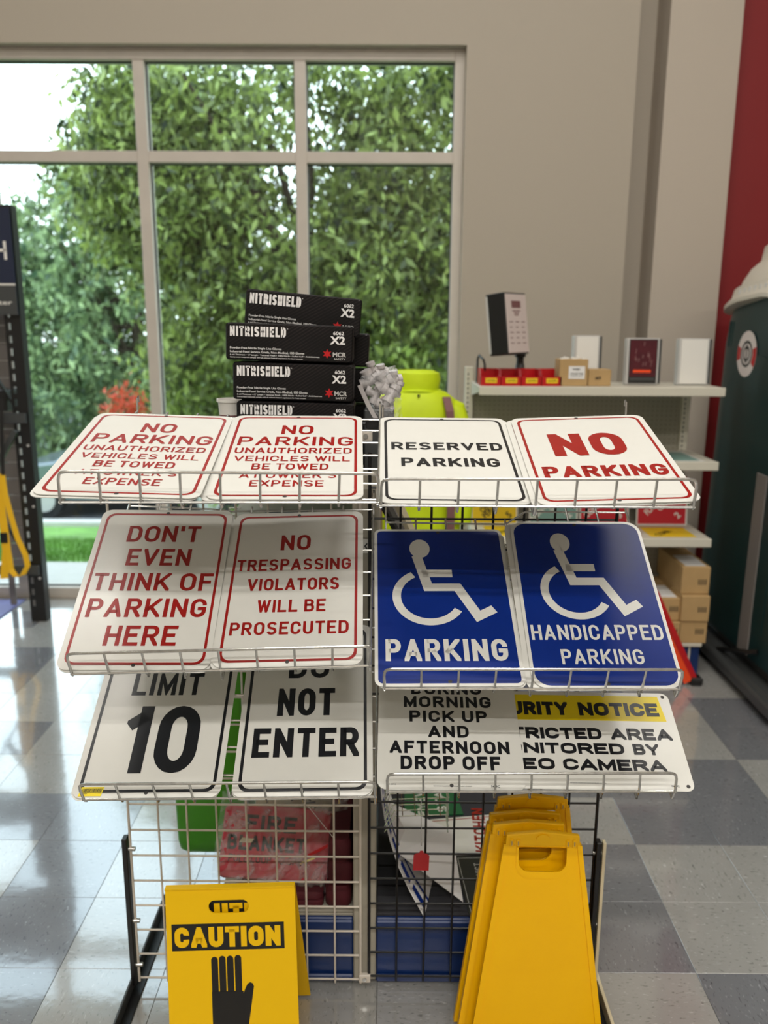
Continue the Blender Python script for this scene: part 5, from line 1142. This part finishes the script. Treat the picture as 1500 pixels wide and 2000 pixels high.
# silver frame holders
def holder(px, Y, w_, h_, yaw, roll, label, face=None):
    P = at(px[0], px[1], Y); u = Vector((math.cos(yaw), math.sin(yaw), 0)); upv = Vector((math.sin(roll), .05, math.cos(roll)))
    W = frame(u, upv, (P.x, Y, zT+.002))
    t = thing('tabletop_frame', label, 'frame', (P.x+w_/2, Y+.03, zT), None, 'silver tabletop frames')
    m = MB(W); m.bbox((0, 0, -.05), (w_, h_, 0), .003); m.build('body', M['silver'], t)
    MB(W).bbox((w_+.0005, .004, -.055), (w_+.012, h_-.004, -.004), .002).build('dark_side', M['darkmetal'], t)
    MB(W).bbox((.012, .006, 0), (w_-.010, h_-.006, .0025), .001).build('face_panel', M['white'] if face is None else M['slotdark'], t)
    if face:
        m = MB(W); m.flat([(.016, .04), (w_-.014, .04), (w_-.014, h_-.010), (.016, h_-.010)], .003); m.build('poster', M['maroon'], t)
        m = MB(W); m.flat([(.035, .060), (w_-.04, .060), (w_-.04, .074), (.035, .074)], .0034); m.build('orange_line', M['orange'], t)
        m = MB(W); m.flat([(.02, .022), (w_-.02, .022), (w_-.02, .034), (.02, .034)], .0034); m.build('caption_line', M['darkmetal'], t)
        m = MB(W); r5 = random.Random(9)
        for i in range(16): x, y_ = r5.uniform(.03, w_-.03), r5.uniform(.09, h_-.03); m.flat([(x, y_), (x+.004, y_), (x+.007, y_+r5.uniform(.01, .03)), (x+.003, y_+.02)], .0034)
        m.build('poster_figures', M['tape'], t)
holder((1119, 750), 4.38, .135, .243, .10, .07, 'silver tabletop frame behind the kraft boxes, leaning to the right')
holder((1221, 750), 4.32, .165, .232, .0, .0, 'silver tabletop frame showing a dark red poster', 1)
holder((1322, 750), 4.32, .155, .232, .0, .0, 'plain silver tabletop frame at the right end of the far shelf')
# placards
def placard(px0, px1, top_lines, num, m, mt, label, Y=4.50):
    a, b = at(px0, 1020, Y), at(px1, 1020, Y); z0 = at(1000, 1052, Yf).z+.0005; w_ = b.x-a.x; lean = .12
    W = frame((1, 0, 0), (0, math.sin(lean), math.cos(lean)), (a.x, Y-.05, z0))
    t = thing('hazard_placard', label, 'placard', ((a.x+b.x)/2, Y-.03, z0), None, 'hazard placards on the far shelf')
    MB(W).poly([(0, 0), (w_, 0), (w_, w_), (0, w_)], -.003, 0).build('sheet', M['white'], t)
    p = MB(W); p.flat([(.008, .010), (w_-.008, .010), (w_-.008, w_-.008), (.008, w_-.008)], .0004); p.build('colour_field', m, t)
    p = MB(W); r_ = math.radians(45)
    for i, ln in enumerate(top_lines):
        L_ = len(ln)*.021; cx, cy = w_*.5+i*.022-.01, w_*.45-i*.022
        ftext(p, ln, cx-L_*.5*.707, None and 0 or cx+L_*.5*.707, 0, .03, .0008, .03) if 0 else None
        V, F = font_mesh(ln, .03); xs = [v[0] for v in V]; s_ = L_/(max(xs)-min(xs)); c_, n_s = math.cos(r_), math.sin(r_)
        p.add([(cx+((v[0]-min(xs))*s_-L_/2)*c_-(v[1]*.045)*n_s, cy+((v[0]-min(xs))*s_-L_/2)*n_s+(v[1]*.045)*c_, .0008) for v in V], F)
    V, F = font_mesh(num, .03); p.add([(w_*.82+v[0]*.05*.707-v[1]*.05*.707, w_*.14+v[0]*.05*.707+v[1]*.05*.707, .0008) for v in V], F)
    p.build('lettering', mt, t)
placard(918, 1008, ('ORGANIC', 'PEROXIDE'), '5', M['hazyellow'], M['black'], 'yellow organic peroxide placard standing on the far shelf')
placard(1030, 1124, ('NON-FLAMMABLE', 'GAS'), '2', M['teal'], M['white'], 'grey green gas placard standing on the far shelf')
placard(1127, 1222, ('COMBUSTIBLE',), '3', M['hazred'], M['white'], 'red combustible placard standing on the far shelf')
placard(1237, 1335, ('FLAMMABLE', 'GAS'), '2', M['hazred'], M['white'], 'red flammable gas placard at the right end of the far shelf')
zl = at(1000, 1052, Yf).z+.001; zm = at(1000, 902, Yf).z+.001
def flatpl(x0, x1, y0, y1, z, m, label, cap):
    t = thing('flat_placard', label, 'placard', ((x0+x1)/2, (y0+y1)/2, z), None, 'placards lying flat on the far shelves')
    MB().box((x0, y0, z), (x1, y1, z+.004)).build('sheet', M['white'], t); MB().box((x0+.02, y0+.02, z+.004), (x1-.02, y1-.02, z+.0046)).build('colour_field', m, t)
    W = Matrix.Translation((x0, y0, z)); p = MB(W); r_ = math.radians(45); V, F = font_mesh(cap, .03); p.add([(.07+v[0]*.05*.707-v[1]*.05*.707, .04+v[0]*.05*.707+v[1]*.05*.707, .0052) for v in V], F); p.build('lettering', M['black'], t)
flatpl(1.34, 1.615, 4.165, 4.42, zl, M['hazyellow'], 'yellow placard lying flat at the right front of the low far shelf', 'CORR')
flatpl(.50, .775, 4.165, 4.42, zl, M['hazyellow'], 'yellow green placard lying flat at the left front of the low far shelf', 'OXID')
flatpl(1.34, 1.60, 4.17, 4.50, zm, M['teal'], 'green tinted placard lying flat on the middle far shelf', 'GAS')
# long kraft cartons on the base deck
kz = .1905
for i, (a, b, lab) in enumerate((((1.585, 4.14), (kz, kz+.122), 'lowest long kraft carton in the right stack on the shelf base'), ((1.590, 4.13), (kz+.123, kz+.262), 'middle long kraft carton in the right stack on the shelf base'), ((1.580, 4.16), (kz+.263, kz+.41), 'top long kraft carton in the right stack on the shelf base'),
                              ((1.425, 4.14), (kz, kz+.115), 'lower kraft carton left of the three-high stack'), ((1.428, 4.16), (kz+.116, kz+.24), 'upper kraft carton left of the three-high stack, pale top'))):
    x1 = fx1+.018 if i < 3 else fx1-.118
    x0 = x1-.145
    t = kbox('long_carton', lab, (x0, a[1], b[0]), (x1, a[1]+.40, b[1]-.001), 'long kraft cartons on the shelf base')
    m = MB(frame((1, 0, 0), (0, 0, 1), (x0+.085, a[1]-.0008, b[0]+.05)))
    for q in range(4): m.flat([(0.012*q, 0), (.012*q+.006, 0), (.012*q+.006, .03), (.012*q, .03)], 0)
    m.build('stamp', M['slotdark'], t)
    if i in (2, 4): MB().box((x0+.02, a[1]+.02, b[1]-.001), (x1-.02, a[1]+.22, b[1]+.001)).build('white_label', M['paper'], t)
# red roll-up sign stand on the floor
t = thing('folded_sign_stand', 'red and orange folded warning sign with black foot on the floor', 'sign stand', (1.52, 4.05, 0))
A_, B_ = Vector((1.36, 4.07, .50)), Vector((1.597, 4.06, .025))
MB().ribbon([A_, B_], (.0, .05, 0), .03).build('red_bar', M['red'], t)
MB().ribbon([Vector((1.33, 4.03, .45)), Vector((1.56, 4.035, .02))], (.0, .008, 0), .045).build('orange_sheet', M['orange'], t)
MB().bbox((1.572, 4.02, 0), (1.635, 4.09, .045), .01).build('foot', M['blackmetal'], t)

# ================================================================== DARK GREEN CONTAINER ON WHEELS
gc = thing('green_container', 'tall dark green plastic container with cream domed lid by the red wall', 'container', (2.35, 4.2, 0))
gx0, gx1, gy0, gy1 = 1.86, 2.70, 3.66, 4.86
def sup(k, z, bump=0, e=.36):
    out = []
    for i in range(64):
        a = 2*math.pi*i/64; c_, s_ = math.cos(a), math.sin(a)
        x = abs(c_)**e*math.copysign(1, c_)*(gx1-gx0)/2*k; y = abs(s_)**e*math.copysign(1, s_)*(gy1-gy0)/2*k; f_ = abs(y)/((gy1-gy0)/2*k)
        out.append(((gx0+gx1)/2+x, (gy0+gy1)/2+y, z+bump*(1-2*f_**2)))
    return out
MB().loft([sup(1.04, .17, 0, .25), sup(1.01, .9, 0, .25), sup(.985, 1.72, 0, .25), sup(.975, 1.88, .045, .3), sup(.94, 1.97, .04, .36)]).build('body', M['darkgreen'], gc, True)
Wg = frame((0, -1, 0), (0.012, 0, 1), (gx0-.006, 4.76, 0))     # left face : x towards viewer, y up
# raised arched panel
ar = [(.10, .32), (.86, .32), (.86, 1.40)]+[(.48+.38*math.cos(math.radians(a)), 1.40+.27*math.sin(math.radians(a))) for a in range(10, 180, 10)]+[(.10, 1.40)]
MB(Wg).poly([(x, y) for x, y in ar], -.02, .014).build('arched_panel', M['darkgreen'], gc)
for x in (.02, .06, .62, .66, .9): MB(Wg).bbox((x+.03, 1.70, -.03), (x+.05, 1.84, .008), .004).build('rib', M['darkgreen'], gc)
MB(Wg).bbox((.62, .17, -.01), (.74, 1.10, .018), .003).build('grey_strip', M['slatwall'], gc)
st = MB(Wg @ Matrix.Translation((0, 0, .0145))); cx, cy = 4.72-at(1457, 690, 4.5).y+.0, 1.672
cx = .335
def circ(mb, r, z, r_in=0, n=32, a0=0, a1=360):
    if r_in == 0: mb.flat([(cx+r*math.cos(2*math.pi*a/n), cy+r*math.sin(2*math.pi*a/n)) for a in range(n)], z)
    else:
        k = max(2, int(n*(a1-a0)/360))
        for i in range(k):
            p, q = math.radians(a0+(a1-a0)*i/k), math.radians(a0+(a1-a0)*(i+1)/k)
            mb.flat([(cx+r_in*math.cos(p), cy+r_in*math.sin(p)), (cx+r*math.cos(p), cy+r*math.sin(p)), (cx+r*math.cos(q), cy+r*math.sin(q)), (cx+r_in*math.cos(q), cy+r_in*math.sin(q))], z)
circ(st, .118, 0); so = st.build('round_sticker', M['pinkpaper'], gc)
st = MB(Wg @ Matrix.Translation((0, 0, .0145))); circ(st, .116, .0006, .075, 32, -35, 20); circ(st, .116, .0006, .075, 32, 160, 200); st.build('red_band', M['red'], so)
st = MB(Wg @ Matrix.Translation((0, 0, .0145))); circ(st, .068, .0006, .055); circ(st, .040, .0009, .028); st.flat([(cx-.006, cy-.05), (cx+.006, cy-.05), (cx+.006, cy+.05), (cx-.006, cy+.05)], .0009); st.build('black_emblem', M['slotdark'], so)
# lid : wavy brim, ribbed collar, dome
MB().loft([sup(1.07, 1.91, .045), sup(1.07, 1.93, .045), sup(1.01, 1.965, .04), sup(.99, 2.01, .035), sup(.94, 2.02, .03)]).build('lid_brim', M['cream'], gc, True)
MB().loft([sup(.95, 2.01, .03), sup(.91, 2.06, .02), sup(.85, 2.11), sup(.79, 2.14), sup(.77, 2.15), sup(.75, 2.22), sup(.72, 2.232)]).build('lid_dome', M['cream'], gc, True)
for i in range(14):
    y = gy0+.10+i*.062; MB().bbox((gx0+.0-.012, y, 1.955+.035*(1-abs((y-4.18)/.52)**2)), (gx0+.02, y+.010, 1.985+.035*(1-abs((y-4.18)/.52)**2)), .002).build('lid_rib', M['silver'], gc)
MB().bbox((gx0-.06, gy0-.12, .06), (gx1+.05, gy1+.5, .10), .01).build('skid', M['darkmetal'], gc)
MB().bbox((gx0-.10, gy0-.12, .035), (gx0-.055, gy1+.5, .10), .01).build('skid_rail', M['darkmetal'], gc)
for (x, y) in ((gx0-.04, gy0-.02), (gx0+.0, gy1+.3), (gx1-.05, gy0-.02)):
    m = MB(frame((0, 1, 0), (0, 0, 1), (x, y, .045))); m.poly([(.045*math.cos(a*math.pi/10), .045*math.sin(a*math.pi/10)) for a in range(20)], -.02, .02); m.build('caster', M['tyre'], gc)
MB().bbox((gx0+.02, gy0-.02, .10), (gx1-.02, gy1, .175), .01).build('base_frame', M['darkmetal'], gc)
MB().tube([(gx0-.05, 4.30, .10), (gx0-.05, 3.95, .22), (gx0-.02, 3.90, .24)], .012, 8).build('brace', M['blackmetal'], gc, True)

# ================================================================== HI VIS JACKET
jk = thing('hi_vis_jacket', 'hi-vis yellow green jacket with stand-up collar and maroon tape, behind the grids', 'jacket', (.125, 3.8, .86))
jc = .125
def ring_(w_, d_, z, y=3.8, n=28, wob=0, sd=0):
    r_ = random.Random(sd); return [(jc+w_/2*math.cos(2*math.pi*i/n)*(1+r_.uniform(-wob, wob)), y+d_/2*math.sin(2*math.pi*i/n)*(1+r_.uniform(-wob, wob)), z) for i in range(n)]
MB().loft([ring_(.44, .26, .86, wob=.03, sd=1), ring_(.43, .25, 1.0, wob=.03, sd=2), ring_(.42, .25, 1.2, wob=.03, sd=3), ring_(.41, .25, 1.38, wob=.02, sd=4), ring_(.40, .24, 1.445, wob=.01, sd=5), ring_(.36, .21, 1.485), ring_(.28, .18, 1.515), ring_(.20, .16, 1.53)]).build('body', M['hivis'], jk, True)
MB().loft([ring_(.20, .165, 1.505), ring_(.215, .17, 1.53), ring_(.225, .175, 1.575, wob=.01), ring_(.215, .17, 1.60), ring_(.16, .12, 1.612), ring_(.14, .10, 1.59)]).build('collar', M['hivis'], jk, True)
MB().tube([(jc+.11*math.cos(a), 3.8+.0875*math.sin(a), 1.522+.004*math.sin(3*a)) for a in [math.pi*2*i/24 for i in range(24)]], .007, 8, True).build('collar_seam', M['hivis'], jk, True)
for s_ in (-1, 1):
    MB().tube([(jc+s_*.12, 3.8, 1.455), (jc+s_*.170, 3.8, 1.43), (jc+s_*.205, 3.79, 1.33), (jc+s_*.22, 3.78, 1.12), (jc+s_*.215, 3.76, .92)], [.05, .062, .06, .056, .05], 16).build('sleeve', M['hivis'], jk, True)
    P = [(jc+s_*.135, 3.72, 1.50), (jc+s_*.15, 3.685, 1.44), (jc+s_*.16, 3.675, 1.30), (jc+s_*.163, 3.67, 1.1), (jc+s_*.163, 3.668, .9)]
    MB().ribbon(P, (.036, .012*s_, 0), .004).build('maroon_tape', M['tape'], jk)
MB().tube([(jc, 3.8, .03), (jc, 3.8, 1.5)], .014, 10).build('stand_pole', M['blackmetal'], jk, True); MB().lathe([(.16, 0), (.16, .012), (.03, .03), (.001, .03)], 24, (jc, 3.8, 0)).build('stand_base', M['blackmetal'], jk, True)
fx_ = MB(); fx_.tube([(jc-.09, 3.70, 1.50), (jc-.085, 3.695, 1.505)], .006, 8); fx_.build('snap', M['slotdark'], jk); MB().tube([(jc+.01, 3.698, 1.505), (jc+.015, 3.695, 1.508)], .006, 8).build('snap', M['slotdark'], jk)

# ================================================================== BLACK RACK AT THE LEFT EDGE
rk = thing('storage_rack', 'black slotted steel rack at the left edge in front of the window', 'rack', (-2.6, 4.95, 0))
xp0, xp1 = -2.20, -2.105; yp = 4.92
zt_ = 2.45
def slotted(x0, x1, y, nm):
    mb = MB(); ns = 32; pitch = .0725; sw, sh = .016, .040; xc = x0+.026
    mb.box((x0, y, 0), (xc-sw/2, y+.006, zt_)); mb.box((xc+sw/2, y, 0), (x1, y+.006, zt_)); z = 0
    for k in range(ns):
        zc = .12+k*pitch
        if zc > zt_-.05: break
        mb.box((xc-sw/2, y, z), (xc+sw/2, y+.006, zc-sh/2)); z = zc+sh/2
    mb.box((xc-sw/2, y, z), (xc+sw/2, y+.006, zt_)); mb.box((x1-.006, y+.006, 0), (x1, y+.07, zt_)); return mb.build(nm, M['blackmetal'], rk)
slotted(xp0, xp1, yp, 'post')
slotted(xp0-.98, xp1-.98, yp, 'post')
for z in (1.262, .335, 2.2):
    MB().bbox((xp0-.9, yp-.025, z-.03), (xp1-.012, yp-.001, z+.03), .004).build('cross_beam', M['darkmetal'], rk)
MB().ribbon([(xp0-.0, yp+.02, .42), (xp0-.45, yp+.02, 1.22)], (0, .03, 0), .012).build('diagonal_brace', M['blackmetal'], rk)
MB().ribbon([(xp0-.0, yp+.02, 1.35), (xp0-.45, yp+.02, 2.1)], (0, .03, 0), .012).build('diagonal_brace', M['blackmetal'], rk)
MB().ribbon([(xp0+.02, yp-.03, 1.19), (xp0-.22, yp-.03, .80)], (0, .03, 0), .03).build('diagonal_brace', M['darkmetal'], rk)
MB().bbox((xp0-.9, yp, 1.30), (xp0-.03, yp+.22, 1.42), .005).build('shelf_load', M['blackmetal'], rk, label='dark shelf edge')
for k in range(3): m = MB(frame((1, 0, 0), (0, 0, 1), (xp1-.02, yp-.001, (.28, .73, 1.1)[k]))); m.poly([(.008*math.cos(a*math.pi/6), .008*math.sin(a*math.pi/6)) for a in range(12)], 0, .003); m.build('rivet', M['silver'], rk)
# banner on top
t = thing('rack_banner', 'navy banner with white lettering at the top of the black rack', 'banner', (-2.35, yp-.03, 1.84), None)
bz0, bz1, bzm = at(20, 615, yp-.03).z, at(20, 405, yp-.03).z, at(20, 556, yp-.03).z; bxr = at(26, 500, yp-.03).x
bo = MB().bbox((-2.75, yp-.035, bz0), (bxr, yp-.027, bz1), .002).build('banner_sheet', M['navy'], t)
MB().box((-2.75, yp-.0362, bz0), (bxr, yp-.0352, bzm-.004)).build('grey_band', M['darkmetal'], t)
MB().box((-2.75, yp-.0364, bzm-.004), (bxr, yp-.0352, bzm+.006)).build('white_line', M['white'], t)
W = frame((1, 0, 0), (0, 0, 1), (at(0, 505, yp-.037).x, yp-.0368, at(0, 507, yp-.037).z)); m = MB(W)
letters(m, 0, 'H', -.085, .040, .0, .10, wt=.16); ftext(m, 'porter', -.12, .047, at(0, 595, yp-.037).z-at(0, 507, yp-.037).z, .026, 0, .01); m.build('lettering', M['white'], t)
# slatted grey panel behind the rack
t = thing('slatted_panel', 'grey slatted wall panel behind the black rack', 'panel', (-2.3, 5.2, 0))
for k in range(17): MB().bbox((-2.46, 5.20, .22+k*.105), (at(38, 900, 5.2).x, 5.215, .32+k*.105), .003).build('slat', M['slatwall'], t)
MB().bbox((at(38, 900, 5.2).x, 5.19, .2), (at(44, 900, 5.2).x, 5.22, 2.01), .003).build('edge_trim', M['silver'], t)
MB().bbox((-2.46, 5.215, .0), (-2.42, 5.23, 2.0), .003).build('support', M['slatwall'], t)
MB().bbox((at(36, 900, 5.22).x, 5.221, .0), (at(44, 900, 5.22).x, 5.24, 2.0), .003).build('support', M['slatwall'], t)
# yellow straps
t = thing('tow_strap', 'yellow webbing straps hanging in loops from the black rack', 'strap', (-2.45, 4.85, .5))
def px(u, v, Y=4.84): return at(u, v, Y)
MB().ribbon([px(4, 925), px(10, 965), px(22, 1010), px(34, 1050), px(50, 1085), px(54, 1105), px(45, 1122), px(32, 1127), px(20, 1115)], (.030, .01, .0), .004).build('strap_loop', M['strap'], t)
MB().ribbon([px(-2, 930), px(2, 990), px(8, 1035), px(12, 1075), px(8, 1130)], (.045, .01, .0), .004).build('strap_loop', M['strap'], t)
MB().ribbon([px(10, 1030), px(16, 1075), px(22, 1112), px(32, 1126)], (.03, .01, .0), .004).build('strap_loop', M['strap'], t)
MB().bbox(tuple(px(2, 1060)+Vector((0, -.012, 0))), tuple(px(14, 1040)+Vector((0, .012, 0))), .003).build('buckle', M['blackmetal'], t)
MB().ribbon([px(2, 780), px(4, 860), px(6, 928)], (.02, .005, 0), .004).build('hanging_cord', M['blackmetal'], t)
# mat at the left
p0, p1, p2, p3 = atz(-260, 1172, .002), atz(50, 1172, .002), atz(0, 1210, .002), atz(-420, 1330, .002)
t = thing('floor_mat', 'lilac grey mat on the floor by the black rack', 'mat', ((p0.x+p2.x)/2, (p0.y+p2.y)/2, 0))
mb = MB(); Q = [p3, atz(-60, 1250, .002), p1, p0]; mb.add([(p.x, p.y, .0005) for p in Q]+[(p.x, p.y, .008) for p in Q], [(3, 2, 1, 0), (4, 5, 6, 7)]+[(i, (i+1) % 4, 4+(i+1) % 4, 4+i) for i in range(4)]); mb.build('mat_sheet', M['mat'], t)
